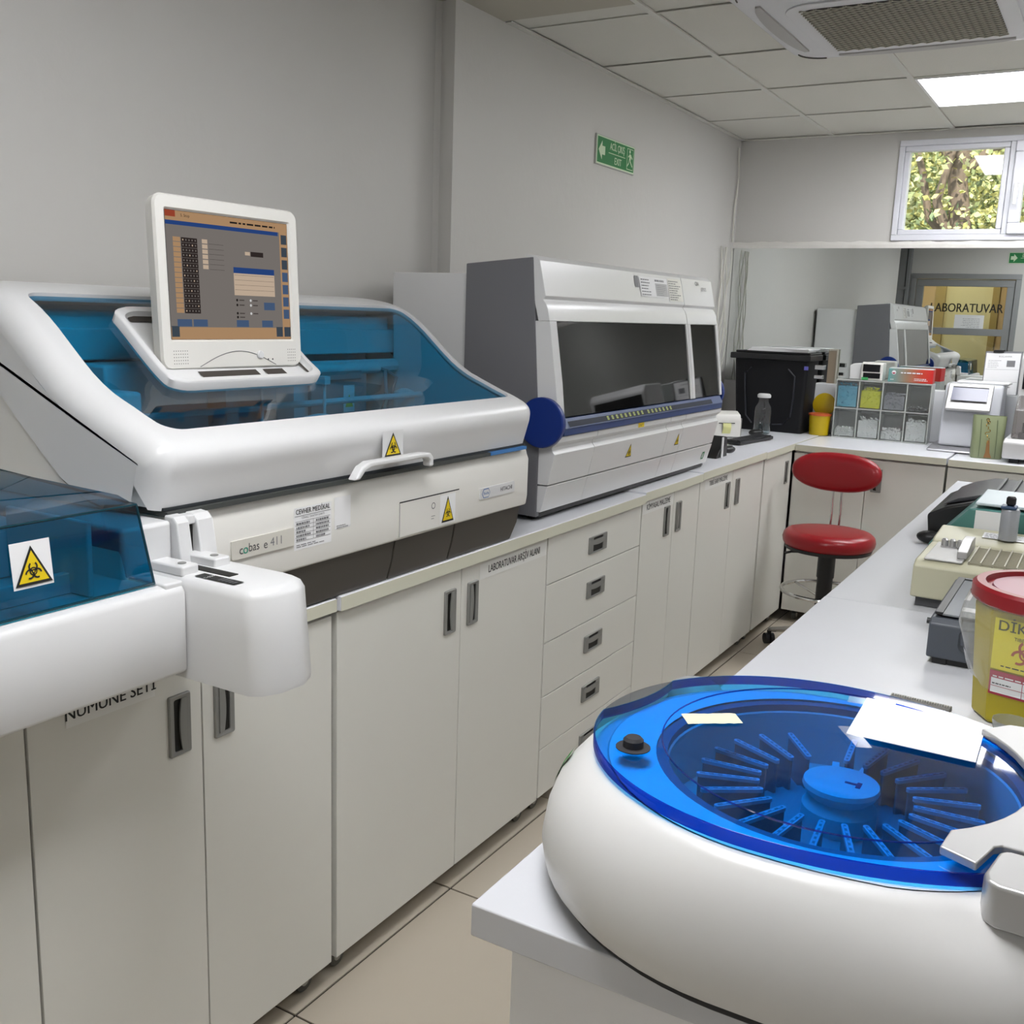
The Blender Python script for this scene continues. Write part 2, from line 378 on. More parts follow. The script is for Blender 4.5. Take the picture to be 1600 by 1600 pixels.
leaves('foliage', 9000, -2.4, -.2, 8.6, 9.8, 2.0, 4.2, .06, tr, [3,4,2,3], 3)
hd = thing('hedge', 'dense pale green hedge growing behind the tree outside the window', 'hedge', (-1.4, 11, 0))
leaves('foliage', 26000, -3.6, .8, 10.6, 11.6, 1.2, 4.8, .095, hd, [3,3,3,3], 5)
obj('stem', MB().tube([(-2.6,11,0),(-2.5,11,2),(-2.6,11.1,4.5)], [.08,.06,.03], 8).tube([(-.6,11,0),(-.5,11,2),(-.7,11.1,4.5)], [.08,.06,.03], 8), bark, hd)
obj('leaf_backing', B(-8, 8, 12.6, 12.8, -.1, 7.0), mat('backing_olive', 'a9a878', .9, var=.35, vscale=2.5), kind='structure')  # made-up backing that blocks the bright sky between the leaves
obj('ground', B(-8, 8, 6.2, 16, -.1, -.02), mat('outside_ground', '7a7560', .95, var=.2), kind='structure')

# ------------------------------------------------ door and corridor (seen in the mirror)
alu = mat('door_aluminium', '9b9c9e', .4, .5)
dr = link('door_1', None, None, (DX0, YF, 0)); dr['kind'] = 'structure'
mb = MB(); frame(mb, DX0, DX1, -.02, DZ1, .055, YF-.10, YF+.02); obj('door_frame', mb, alu, dr, bevel=.004, seg=2)
mb = MB(); frame(mb, DX0+.06, DX1-.06, .01, DZ1-.06, .075, YF-.06, YF-.01); mb.box(DX0+.13, DX1-.13, YF-.06, YF-.01, 1.50, 1.575)
obj('door_leaf', mb, alu, dr, bevel=.004, seg=2)
dg = glassy('door_glass', (.93, .93, .86), .02, .8)
obj('pane', B(DX0+.135, DX1-.135, YF-.037, YF-.033, 1.575, DZ1-.135), dg, dr); obj('pane', B(DX0+.135, DX1-.135, YF-.037, YF-.033, .085, 1.50), dg, dr)
f = Flat((-1.55, YF-.028, 1.79), (1,0,0), (0,0,1)); f.text('LABORATUVAR', .005, 0, .135, ink, 0, bold=True, sx=.79)
f.make('lettering', dr)
f = Flat((-1.50, YF-.030, 1.635), (-1,0,0), (0,0,1)); f.rect(-.15, -.085, .15, .085, paper, 0.001).lines(-.11, -.05, .11, .06, 6, greyink, .2, .0016)
f.make('door_notice', dr)
mb = MB().box(DX1-.115, DX1-.09, YF-.01, YF+.04, 1.0, 1.22); obj('door_handle', mb, chrome, dr, bevel=.004)
# service post with ducts left of the door
mb = MB()
for k, (a, b) in enumerate([(-2.40,-2.33),(-2.325,-2.29),(-2.28,-2.20),(-2.19,-2.15)]): mb.box(a, b, YF+.002, YF+.05+.02*(k % 2), .001, 2.58)
mb.box(-2.41, -2.145, YF+.002, YF+.09, 1.98, 2.01)
t = thing('service_duct', 'grey vertical cable ducts beside the glass door', 'duct', (-2.28, YF, 0)); obj('duct', mb, alu, t, bevel=.003, seg=2)
obj('junction_box', B(-2.39,-2.30,YF+.071,YF+.10,1.70,1.90), plast, t, bevel=.004)
# corridor: wooden door, unseen lamp added to light it
t = link('door_2', None, None, (-2.6, -2.05, 0)); t['kind'] = 'structure'
wood = mat('door_wood', 'c9ab82', .5, var=.1, vscale=2)
obj('door_leaf', B(-3.02, -2.12, -2.05, -2.01, 0, 2.1), wood, t)
obj('door_frame', MB().box(-3.10,-3.02,-2.05,-1.99,0,2.18).box(-2.12,-2.0,-2.05,-1.99,0,2.18).box(-3.02,-2.12,-2.05,-1.99,2.1,2.18), mat('frame_wood', 'a8925c', .5), t)
t = link('door_3', None, None, (-1.3, -2.05, 0)); t['kind'] = 'structure'
obj('door_leaf', B(-1.38, -.58, -2.05, -2.01, 0, 2.1), wood, t)
obj('door_frame', MB().box(-1.46,-1.38,-2.05,-1.99,0,2.18).box(-.58,-.5,-2.05,-1.99,0,2.18).box(-1.38,-.58,-2.05,-1.99,2.1,2.18), mat('frame_wood', 'a8925c', .5), t)
t = thing('corridor_fill_light', 'unseen ceiling panel added to light the corridor outside the glass door', 'ceiling light', (-1.8, -1.3, 2.6))
obj('diffuser', B(-2.1,-1.5,-1.6,-1.0,2.60,2.612), emis('corridor_fill_light', 'fff4dc', CORR), t)
obj('frame', MB().box(-2.12,-2.1,-1.62,-.98,2.595,2.62).box(-1.5,-1.48,-1.62,-.98,2.595,2.62).box(-2.1,-1.5,-1.62,-1.6,2.595,2.62).box(-2.1,-1.5,-1.0,-.98,2.595,2.62), pvc, t)

# exit signs
exg = mat('exit_green', '127a3c', .5); exw = mat('exit_pale', 'cfe3c2', .5)
def exit_sign(o, u, flip, label):
    t = thing('exit_sign', label, 'sign', o)
    f = Flat(o, u, (0,0,1)); s = -1 if flip else 1
    f.slab([(-.2,-.062),(.2,-.062),(.2,.062),(-.2,.062)], mat('sign_edge', 'b9bcb4', .5), 0.001, .008); f.make('board', t)
    f = Flat(o, u, (0,0,1)); f.rect(-.195,-.058,.195,.058, exw, .0085).rect(-.190,-.053,.190,.053, exg, .009)
    a = -.145*s
    f.poly([(a-.035, 0), (a, .04), (a, .018), (a+.03, .018), (a+.03, -.018), (a, -.018), (a, -.04)], exw, .0095)
    if not flip:
        f.text('ACİL ÇIKIŞ', .01, .026, .042, exw, .0095, bold=True, sx=.72); f.rect(-.08, -.003, .095, 0, exw, .0095); f.text('EXIT', .02, -.030, .042, exw, .0095, bold=True, sx=.85)
    else:
        f.text('ACİL ÇIKIŞ', -.01, .026, .042, exw, .0095, bold=True, sx=.72); f.rect(-.095, -.003, .08, 0, exw, .0095); f.text('EXIT', -.02, -.030, .042, exw, .0095, bold=True, sx=.85)
    b = .147*s
    f.rect(b-.034, -.046, b+.034, .046, exw, .0095).rect(b-.031, -.043, b+.031, .043, exg, .010)
    f.poly(circ(b-.006, .033, .008, 12), exw, .0105)
    for p in ([(b-.010,.024),(b+.010,.020),(b+.004,-.006),(b-.010,-.004)], [(b+.006,.020),(b+.024,.006),(b+.020,.001),(b+.004,.012)], [(b-.008,.022),(b-.024,.010),(b-.020,.006),(b-.006,.014)],
              [(b+.002,-.004),(b+.018,-.020),(b+.014,-.026),(b-.006,-.008)], [(b+.016,-.019),(b+.026,-.028),(b+.022,-.033),(b+.012,-.024)], [(b-.010,-.004),(b-.014,-.024),(b-.020,-.024),(b-.012,.0)], [(b-.014,-.020),(b-.028,-.034),(b-.032,-.030),(b-.018,-.016)]): f.poly(p, exw, .0105)
    f.make('sign_face', t)
exit_sign((-2.06, 4.30, 2.277), (0,1,0), False, 'green and white exit sign with left arrow on the left wall')
exit_sign((-.98, YF, 2.33), (-1,0,0), True, 'green exit sign above the glass door, seen in the mirror')

# ------------------------------------------------ ceiling air conditioner
t = thing('air_conditioner', 'white ceiling cassette air conditioner with diamond mesh grille', 'air conditioner', (-.755, 3.71, ZC))
acw = mat('ac_white', 'd6d6d8', .4)
cx, cy = -.755, 3.71
mb = MB(); rings = []
for w_, z in ((.97, ZC-.001), (.975, ZC-.012), (.93, ZC-.028), (.84, ZC-.034)):
    rings.append([(x, y, z) for x, y in rrect(cx, cy, w_, w_, .11, 8)])
mb.loft(rings); obj('panel', mb, acw, t, smooth=40)
mb = MB()
mb.loft([[(x, y, z) for x, y in rrect(cx-.0, cy+.05, .68, .64, .10, 8)] for z in (ZC-.034, ZC-.040)]); o = obj('grille_frame', mb, acw, t, bevel=.003, seg=2)
gm = MB(); pts = rrect(cx, cy+.05, .57, .54, .05, 5); gm.prism(pts, 'z', ZC-.0415, ZC-.0402); obj('grille_backing', gm, mat('grille_dark', '221f1a', .8), t)
mb = MB(); hw, hh = .285, .27; st = .022
def clipseg(x0, y0, dx, dy):
    # clip a line to the grille rectangle
    lo, hi = -9, 9
    for p, d, h in ((x0, dx, hw), (y0, dy, hh)):
        a, b = (-h-p)/d, (h-p)/d
        if a > b: a, b = b, a
        lo, hi = max(lo, a), min(hi, b)
    return (lo, hi) if hi > lo+.01 else None
for s in (1, -1):
    d = Vector((cos(R(28)), s*sin(R(28)))); nrm = Vector((-d.y, d.x)); k = -.5
    while k < .5:
        c = nrm*k; q = clipseg(c.x, c.y, d.x, d.y)
        if q:
            a = Vector((cx, cy+.05)) + c + d*q[0]; b = Vector((cx, cy+.05)) + c + d*q[1]; e = nrm*.0024
            mb.prism([(a.x-e.x, a.y-e.y), (b.x-e.x, b.y-e.y), (b.x+e.x, b.y+e.y), (a.x+e.x, a.y+e.y)], 'z', ZC-.0455+(.0012 if s > 0 else 0), ZC-.0418)
        k += st
obj('grille_mesh', mb, mat('grille_light', 'a9a596', .6), t, kind='stuff')
for k in range(4):
    mb = MB(); n = 14; top = []; bot = []
    for i in range(n+1):
        u = -.30+.60*i/n; dd = .030*(1-(u/.31)**2)**.5 if abs(u) < .31 else 0
        top.append((u, .388)); bot.append((u, .393+dd*1.5))
    mb.T = Matrix.Translation((cx, cy, 0)) @ Matrix.Rotation(R(90*k), 4, 'Z'); mb.prism(top+bot[::-1], 'z', ZC-.040, ZC-.030)
    obj('louver', mb, mat('louver_grey', 'b0aeab', .5), t)
# corner gap arcs
for a0 in (0, 90, 180, 270):
    ctr = (cx+.36*(1 if a0 in (0,270) else -1), cy+.36*(1 if a0 in (0,90) else -1))
    pts = circ(*ctr, .085, 8, a0, a0+90); mb = MB().tube([(x, y, ZC-.0325) for x, y in pts], .0025, 6); obj('corner_seam', mb, mat('seam_dark', '55524c', .7), t)

# ================================================================== LEFT RUN OF CABINETS
ZT, ZD = .95, .912      # worktop top, door top
FX = -1.41              # door plane
def handle_mesh(w, h, flip=1):
    """recessed grey pull: bevelled rim with a dark curved pocket; faces +x, centred"""
    m = MB()
    o = [(y, z) for y, z in rrect(0, 0, w, h, .003, 2)]; i_ = [(y, z) for y, z in rrect((.0), 0, w*.55, h*.86, .004, 2)]
    m.loft([[(-.001, y, z) for y, z in o], [(.004, y, z) for y, z in o], [(.006, y*.94, z*.97) for y, z in o], [(.004, y, z) for y, z in i_], [(.0006, y, z) for y, z in i_]], False, False, 0)
    m.add([(.0008, y, z) for y, z in i_], [tuple(range(len(i_)))], 1)
    # curved grip lip over one half of the pocket
    vert = h > w; n = 8; L = (h if vert else w)*.43; q = (w if vert else h); rings = []
    for k in range(n+1):
        e = -L + 2*L*k/n; c = q*flip*(.07-.11*(1-(e/L)**2))
        ring = [(.0030, q*.285*flip), (.0062, q*.285*flip), (.0062, c), (.0030, c)]
        rings.append([(x, a, e) if vert else (x, e, a) for x, a in ring])
    m.loft(rings, True, True, 0)
    return mesh('handle', m, [alu_m, recess_m])
hv = handle_mesh(.050, .118, 1); hv2 = handle_mesh(.050, .118, -1); hh_ = handle_mesh(.132, .056, 1)
caster = MB(); caster.tube([(-.010,0,.026),(.010,0,.026)], .026, 18); caster.box(-.014,.014,-.018,.018,.048,.062); caster.tube([(.0101,0,.026),(.0125,0,.026)], .012, 12, 1)
cas_me = mesh('caster', caster, [mat('caster_grey', '56554f', .5), mat('caster_hub', 'a9a79e', .4)])
def cabinet(label, y0, y1, doors=(), drawers=(), zt=ZT, group=None, cat='cabinet', zb=.062):
    t = thing('base_cabinet', label, cat, (FX-.02, (y0+y1)/2, 0), group)
    obj('carcass', B(-1.97, FX-.020, y0+.002, y1-.002, zb+.005, zt-.037), cab_m, t)
    for a, b, hs, lab in doors:
        d = obj('door', B(FX-.018, FX, a+.0015, b-.0015, zb, zt-.040), cab_m, t, bevel=.0015, seg=2)
        for hy in hs: inst('handle', hv if hy > (a+b)/2 else hv2, d, (FX, hy, .806+(zt-ZT)))
        if lab:
            txt, ly0, ly1, lz, ts = lab
            f = Flat((FX, (ly0+ly1)/2, lz), (0,1,0), (0,0,1)); L = (ly1-ly0)/2
            big = zt > .9468; f.rect(-L, -.022 if big else -.013, L, .020 if big else .006, mat('label_strip', 'e0e0dc', .5), .001)
            if txt: f.text(txt, 0, 0, .030 if big else .017, ink, .0016, bold=True, sx=ts)
            f.make('label_strip', d)
    for a, b, z0, z1, hy in drawers:
        d = obj('drawer', B(FX-.018, FX, a+.0015, b-.0015, z0+.0015, z1-.0015), cab_m, t, bevel=.0015, seg=2)
        if hy: inst('handle', hh_, d, (FX, hy, z1-.078))
    for yy in (y0+.05, y1-.05):
        for xx in (FX-.05, -1.9): inst('caster', cas_me, t, (xx, yy, 0))
    return t
cabinet('white base cabinet at the left edge under the covered sample tray', .20, .908, [(.20,.556,(),None),(.556,.908,(),None)])
cabinet('white two-door cabinet under the white sample loader', .910, 1.640, [(.910,1.268,(1.212,),('NUMUNE SETİ',.98,1.16,.8970,.95)),(1.268,1.640,(1.321,),None)], zt=.947)
cabinet('white two-door cabinet labelled LABORATUVAR ARŞİV ALANI', 1.655, 2.618, [(1.655,2.152,(2.098,),None),(2.152,2.618,(2.205,),('LABORATUVAR ARŞİV ALANI',2.24,2.612,.882,.72))])
dz = [.912, .761, .575, .400, .226, .062]
cabinet('white drawer cabinet with five stacked drawers under the blue-disc analyser', 2.622, 3.318, [], [(2.622,3.318,dz[k+1],dz[k],2.965) for k in range(5)], cat='drawer cabinet')
cabinet('narrow white cabinet labelled KİMYASAL MALZEME beside the drawers', 3.322, 3.905, [(3.322,3.626,(3.560,),('KİMYASAL MALZEME',3.325,3.622,.893,.80)),(3.626,3.905,(3.680,),None)], zt=.958)
cabinet('white cabinet labelled TIBBİ SARF MALZEME beyond the blue-disc analyser', 3.909, 4.765, [(3.909,4.319,(4.255,),('TIBBİ SARF MALZEME',3.965,4.290,.899,.80)),(4.319,4.765,(4.388,),None)], zt=.962)
cabinet('white single-door cabinet in the left far corner behind the red stool', 4.769, 5.262, [(4.785,5.262,(5.17,),None)], zt=.958)
def worktop(label, x0, x1, y0, y1, z1, m=top_m, th=.034):
    t = thing('worktop', label, 'worktop', ((x0+x1)/2, (y0+y1)/2, z1-th))
    obj('board', B(x0, x1, y0, y1, z1-th, z1), m, t, bevel=.0025, seg=2)
    return t
def worktop_e(label, x0, x1, y0, y1, z1, side, m=top_m, th=.034):
    t = worktop(label, x0, x1, y0, y1, z1, m, th)
    if side == 'x': obj('edge_band', B(x1+.0003, x1+.0013, y0, y1, z1-th+.001, z1-.0015), edge_m, t)
    else: obj('edge_band', B(x0, x1, y0-.0013, y0-.0003, z1-th+.001, z1-.0015), edge_m, t)
worktop_e('white worktop under the teal-windowed analyser, nearest the camera', -2.0, -1.400, .2, 1.643, .947, 'x', th=.030)
worktop_e('white worktop under the right half of the teal-windowed analyser', -2.0, -1.395, 1.652, 3.319, .95, 'x')
worktop_e('short white worktop under the far end of the blue-disc analyser', -2.0, -1.397, 3.322, 3.905, .957, 'x')
worktop_e('white worktop under the label printer and keyboard', -2.055, -1.397, 3.908, 4.765, .961, 'x')
worktop_e('white corner worktop carrying the black container and bottle', -2.055, -1.397, 4.768, 5.99, .957, 'x')
worktop_e('white back worktop in front of the clear drawer bins', -1.393, -.662, 5.25, 5.92, .953, 'y')
worktop_e('white back worktop under the green handbag', -.654, .75, 5.25, 5.92, .950, 'y')
# back cabinets
def back_cab(label, x0, x1, doors, zt=.95):
    t = thing('base_cabinet', label, 'cabinet', ((x0+x1)/2, 5.28, 0))
    obj('carcass', B(x0+.002, x1-.002, 5.285, 5.90, .067, zt-.037), cab_m, t)
    for a, b, hx in doors:
        d = obj('door', B(a+.0015, b-.0015, 5.265, 5.283, .062, zt-.042), cab_m, t, bevel=.0015, seg=2)
        if hx:
            h = link('handle', hv, d, (hx, 5.265, .806)); h.rotation_euler.z = -pi/2
    for xx in (x0+.06, x1-.06):
        for yy in (5.33, 5.84): inst('caster', cas_me, t, (xx, yy, 0))
back_cab('white two-door cabinet along the back behind the red stool', -1.400, -.664, [(-1.400,-1.030,None),(-1.030,-.664,-.978)])
back_cab('white back cabinet under the green handbag', -.656, .745, [(-.656,.05,None),(.05,.745,None)])

# ================================================================== IMMUNOASSAY ANALYSER (left)
AY0, AY1 = 1.13, 2.415
an = thing('immunoassay_analyzer', 'large white benchtop analyser with teal window and monitor', 'laboratory analyser', (-1.70, 1.78, .947))
# dark base
def quad_solid(mb, prof, y0, y1, ins0=0, ins1=0): mb.prism(prof, 'y', y0, y1)
base_prof0 = [(-1.402,.951),(-1.388,1.00),(-1.378,1.062),(-2.0,1.062),(-2.0,.951)]
for a, b in ((1.215,1.822),(1.826,2.068),(2.072,2.392)):
    mb = MB(); mb.prism(base_prof0, 'y', a, b)
    if b > 2.3:   # slanted far end
        mb.v = [(x, y-(.012 if y > 2.3 and z < 1 else 0), z) for x, y, z in mb.v]
    obj('base_panel', mb, taupe, an, bevel=.003, seg=2)
# front panel
mb = MB(); mb.prism([(-1.372,1.048),(-1.368,1.075),(-1.368,1.178),(-1.374,1.192),(-1.378,1.207),(-2.02,1.207),(-2.02,1.048)], 'y', 1.165, 2.412)
obj('front_panel', mb, plast2, an, bevel=.006, seg=3)
fx = -1.368
f = Flat((fx, 1.942, 1.1), (0,1,0), (0,0,1))
f.slab([(-.122,-.043),(.122,-.043),(.122,.036),(-.122,.036)], plast2, 0, .002).rect(-.122,.036,.122,.039,ink,.0021).rect(-.122,-.043,-.120,.036,greyink,.0022)
f.ring(.012,.012,.006,.008,greyink,h=.0024).lines(.004,-.02,.022,-.008,2,greyink,.3,.0024)
f.rect(.040,-.040,.106,.032,paper,.0024); f.o = f.o + Vector((.0022,0,0)); f.triangle(.072,-.004,.052,.064); f.make('access_flap', an)
f = Flat((fx, 1.39, 1.12), (0,1,0), (0,0,1)); bad = mat('badge_plate', 'cfccc3', .4)
f.slab(rrect(0,0,.166,.036,.003,2), bad, 0, .004)
tg = mat('badge_teal', '1f8a72', .5); di = mat('badge_ink', '3c3c40', .5)
f.text('c', -.060, -.002, .024, di, .0045).text('o', -.0485, -.002, .0255, tg, .0045, bold=True).text('bas', -.0415, -.0005, .024, di, .0045, align='LEFT', sx=.92).text('e', .0035, -.002, .024, di, .0045).text('411', .016, -.0005, .024, greyink, .0045, align='LEFT')
f.make('model_badge', an)
f = Flat((fx, 1.532, 1.133), (0,1,0), (0,0,1))
f.rect(-.056,-.044,.056,.042, paper, .0006); f.text('CEVHER MEDİKAL', 0, .033, .0145, ink, .0012, bold=True, sx=.86).rect(-.054,.0245,.054,.0253,ink,.0012)
f.text('CİHAZ TANITIM KARTI', 0, .020, .0065, greyink, .0012)
for k in range(6): f.rect(-.052, .0135-.0082*k, .052, .0141-.0082*k, ink, .0012)
f.rect(0,-.0275,.0006,.0141,ink,.0012)
f.lines(-.050,-.0255,-.005,.0155,5,greyink,.5,.0013,3); f.lines(.008,-.0255,.050,.0155,5,greyink,.5,.0013,4); f.lines(-.05,-.039,.05,-.031,2,greyink,.4,.0013,5)
f.make('service_label', an)
f = Flat((fx, 1.624, 1.148), (0,1,0), (0,0,1)); f.rect(-.026,-.036,.026,.032,paper,.0006).lines(-.02,-.034,.02,-.026,2,greyink,.4,.0013,6); f.make('small_label', an)
f = Flat((fx, 2.246, 1.111), (0,1,0), (0,0,1)); f.slab(rrect(0,0,.172,.029,.003,2), plast, 0, .003)
lb = mat('logo_blue', '3566a8', .5)
hexo = [(-.078,0),(-.070,.012),(-.046,.012),(-.038,0),(-.046,-.012),(-.070,-.012)]; cxh = -.058
f.poly(hexo, lb, .0034); f.poly([(cxh+(x-cxh)*.9, y*.84) for x, y in hexo], plast, .0038); f.text('Roche', cxh, 0, .0105, lb, .0042, bold=True); f.text('HITACHI', .043, 0, .0155, di, .0034, bold=True)
f.make('maker_badge', an)

# ---- hood (lid) built in (s,y) parameter space along a smooth side profile
prof = [(-1.374,1.216),(-1.362,1.26),(-1.352,1.300),(-1.364,1.329),(-1.400,1.348),(-1.45,1.366),(-1.497,1.385),(-1.545,1.404),(-1.59,1.430),(-1.63,1.461),(-1.67,1.495),(-1.71,1.528),(-1.76,1.560),(-1.81,1.580),(-1.87,1.592),(-1.95,1.598),(-2.03,1.598),(-2.06,1.585),(-2.075,1.55)]
def cr(P, t):
    n = len(P)-1; i = min(int(t), n-1); u = t-i
    p0, p1, p2, p3 = P[max(i-1,0)], P[i], P[i+1], P[min(i+2,n)]
    return tuple(.5*((2*b)+(-a+c)*u+(2*a-5*b+4*c-d)*u*u+(-a+3*b-3*c+d)*u**3) for a, b, c, d in zip(p0, p1, p2, p3))
dense = [cr(prof, i*(len(prof)-1)/400) for i in range(401)]
cum = [0]
for a, b in zip(dense, dense[1:]): cum.append(cum[-1]+hypot(b[0]-a[0], b[1]-a[1]))
SL = cum[-1]
import bisect
def at_s(s):
    s = min(max(s, 0), SL); i = min(max(bisect.bisect_left(cum, s), 1), 400); t = (s-cum[i-1])/max(cum[i]-cum[i-1], 1e-9)
    a, b = dense[i-1], dense[i]; p = (a[0]+(b[0]-a[0])*t, a[1]+(b[1]-a[1])*t); d = Vector((b[0]-a[0], b[1]-a[1])).normalized()
    return p, (d.y, -d.x)           # point, outward normal
def s_of_x(x, smin=.12):
    k = min((i for i in range(401) if cum[i] > smin), key=lambda i: abs(dense[i][0]-x)); return cum[k]
RE = .045
def surf(s, y, off=0):
    p, nrm = at_s(s); e = min(y-AY0, AY1-y); ins = 0
    if e < RE: q = RE-max(e, 0); ins = RE-math.sqrt(max(RE*RE-q*q, 0))
    k = off-ins
    return (p[0]+nrm[0]*k, y, p[1]+nrm[1]*k)
s0w, s1w = s_of_x(-1.402), s_of_x(-1.800)
def outline_rect(ca, cb, wa, wb, r, n):   # dense rounded rect in (s,y) with points every angle
    pts = []
    for qx, qy, a0 in ((1,1,0),(-1,1,90),(-1,-1,180),(1,-1,270)):
        for i in range(n+1): a = R(a0+90*i/n); pts.append((ca+qx*(wa/2-r)+r*cos(a), cb+qy*(wb/2-r)+r*sin(a)))
    out = []
    for i in range(len(pts)):
        a, b = pts[i], pts[(i+1) % len(pts)]; L = hypot(b[0]-a[0], b[1]-a[1]); k = max(1, int(L/.03))
        for j in range(k): out.append((a[0]+(b[0]-a[0])*j/k, a[1]+(b[1]-a[1])*j/k))
    return out
wy0, wy1 = 1.205, 2.368
hole = outline_rect((s0w+s1w)/2, (wy0+wy1)/2, s1w-s0w, wy1-wy0, .035, 6)
def project_outer(p):
    ca, cb = (s0w+s1w)/2, (wy0+wy1)/2
    # map hole boundary point to the outer rectangle boundary side by side
    a, b = (p[0]-s0w)/(s1w-s0w), (p[1]-wy0)/(wy1-wy0); da = min(a, 1-a)*(s1w-s0w); db = min(b, 1-b)*(wy1-wy0)
    if da <= db:
        A = 0 if a < .5 else SL; return (A, AY0+(AY1-AY0)*min(max((p[1]-wy0)/(wy1-wy0), 0), 1))
    Bv = AY0 if b < .5 else AY1; return (SL*min(max((p[0]-s0w)/(s1w-s0w), 0), 1), Bv)
outer = [project_outer(p) for p in hole]
mb = MB(); rings = []
hin = [surf(p[0]+(0 if True else 0), p[1], -.016) for p in hole]; rings.append(hin); rings.append([surf(p[0], p[1], -.003) for p in hole])
K = 22
for k in range(K+1):
    t_ = k/K; rings.append([surf(h[0]+(o[0]-h[0])*t_, h[1]+(o[1]-h[1])*(1-(1-t_)**1.6)) for h, o in zip(hole, outer)])
mb.loft(rings, False, False)
# end faces of the hood (band that follows the profile)
def end_face(y, yin):
    top = [surf(SL*i/60, y) for i in range(61)]; top = [(p[0], y, p[2]) for p in top]
    low = [(-1.98,1.50),(-1.90,1.488),(-1.84,1.458),(-1.795,1.418),(-1.724,1.352),(-1.654,1.294),(-1.600,1.252),(-1.54,1.224),(-1.50,1.216)]
    return top, [(x, y, z) for x, z in low]
for y in (AY0, AY1):
    tp, lw = end_face(y, 0); mb.add(tp+lw, [tuple(range(len(tp+lw)))])
# front lower lip
obj('hood', mb, plast, an, smooth=50)
# window pane
mb = MB(); ca, cb = (s0w+s1w)/2, (wy0+wy1)/2; rings = []
for k in range(0, 9):
    t_ = 1-k/9; rings.append([surf(ca+(p[0]-ca)*t_, cb+(p[1]-cb)*t_, -.007) for p in hole])
mb.loft(rings, False, True); obj('window', mb, teal_glass, an, smooth=60)
# body behind / below the hood: side plates, back, floor
low = [(-1.90,1.482),(-1.84,1.452),(-1.795,1.412),(-1.724,1.346),(-1.654,1.288),(-1.600,1.246),(-1.54,1.218),(-1.50,1.209)]
side = [(-2.07,1.208),(-1.50,1.209)] + low[::-1][1:] + [(-2.07,1.49)]
mb = MB()
for a, b in ((AY0+.004, AY0+.016), (AY1-.016, AY1-.004)): mb.prism(side, 'y', a, b)
mb.box(-2.085, -2.07, AY0+.004, AY1-.004, 1.208, 1.56)
obj('body_shell', mb, plast2, an)
mb = MB(); bandin = [(x-.004, z+.012) for x, z in low]
for y0_, y1_ in ((AY0+.006, AY0+.030), (AY1-.030, AY1-.006)):
    mb.prism(low+[(x+.02, z+.02) for x, z in low[::-1]], 'y', y0_, y1_)
mb.box(-1.98, -1.362, AY0+.03, AY1-.03, 1.207, 1.2158)
obj('seam_gap', mb, mat('seam_gap_dark', '3c3f3d', .7), an)  # dark filler stands in for the shade in the hood seam
obj('blue_edge', B(-1.39, -1.359, 2.20, 2.38, 1.2080, 1.2159), mat('edge_blue', '3a78b8', .4), an)
# interior seen through the window
iw = mat('interior_white', 'cfd4d6', .5); idk = mat('interior_dark', '23282c', .6); ig = mat('interior_grey', '7f8689', .5)
obj('interior_floor', B(-2.0, -1.37, AY0+.03, AY1-.03, 1.2165, 1.222), idk, an)
obj('interior_back', MB().box(-1.93,-1.92, AY0+.03, AY1-.03, 1.222, 1.555).box(-1.92,-1.84, AY0+.03, AY1-.03, 1.46, 1.545).box(-1.84,-1.815, AY0+.03, AY1-.03, 1.445,1.51), iw, an, bevel=.004)
obj('interior_left_block', MB().box(-1.84,-1.62, 1.165,1.33, 1.222, 1.395).box(-1.84,-1.73,1.33,1.60,1.222,1.44), iw, an, bevel=.008)
obj('interior_side', MB().box(-1.92,-1.40,AY0+.018,AY0+.028,1.222,1.30), iw, an)
ln = [(-1.402,1.223)] + [(surf(s0w+(s1w-s0w)*i/14, 1.8, -.02)[0], surf(s0w+(s1w-s0w)*i/14, 1.8, -.02)[2]) for i in range(15)] + [(-1.80,1.223)]
obj('interior_liner', MB().prism(ln, 'y', 2.366, 2.374), iw, an)
obj('interior_front', MB().prism([(-1.392,1.223),(-1.392,1.328),(-1.398,1.328),(-1.44,1.223)], 'y', 1.20, 2.365), iw, an)
mb = MB().box(-1.74,-1.728,1.93,2.15,1.224,1.42).box(-1.728,-1.72,1.96,2.12,1.385,1.41); obj('interior_cover', mb, ig, an, bevel=.003)
f = Flat((-1.7275, 2.075, 1.335), (0,1,0), (0,0,1)); f.rect(-.022,-.035,.022,.035,paper,.001).poly([(-.016,-.022),(.016,-.022),(0,.012)],yel_m,.002); f.make('interior_sign', an)
mb = MB().tube([(-1.735,1.92,1.412),(-1.735,2.20,1.412)], .016, 14); mb.tube([(-1.66,1.34,1.34),(-1.66,2.30,1.34)], .008, 10).tube([(-1.80,1.34,1.41),(-1.80,2.36,1.41)], .02, 10); obj('interior_rail', mb, iw, an)
for k, (y, x, r, h) in enumerate([(1.42,-1.56,.05,.05),(1.62,-1.52,.07,.035),(1.80,-1.58,.045,.09),(2.20,-1.60,.04,.07),(2.28,-1.70,.03,.12)]):
    obj('interior_carousel', MB().lathe([(r*.9,0),(r,.006),(r,h),(r*.8,h+.004),(r*.3,h+.01)], (x,y,1.224), 24), ig if k % 2 else iw, an)
mb = MB().box(-1.78,-1.70,1.62,1.66,1.224,1.44).box(-1.76,-1.60,1.63,1.65,1.40,1.42).tube([(-1.61,1.64,1.40),(-1.61,1.64,1.29)], .004, 8).box(-1.78,-1.72,1.86,1.90,1.224,1.43).box(-1.76,-1.63,1.87,1.89,1.385,1.405).tube([(-1.64,1.88,1.39),(-1.64,1.88,1.28)], .004, 8)
obj('pipette_arm', mb, iw, an, bevel=.003)
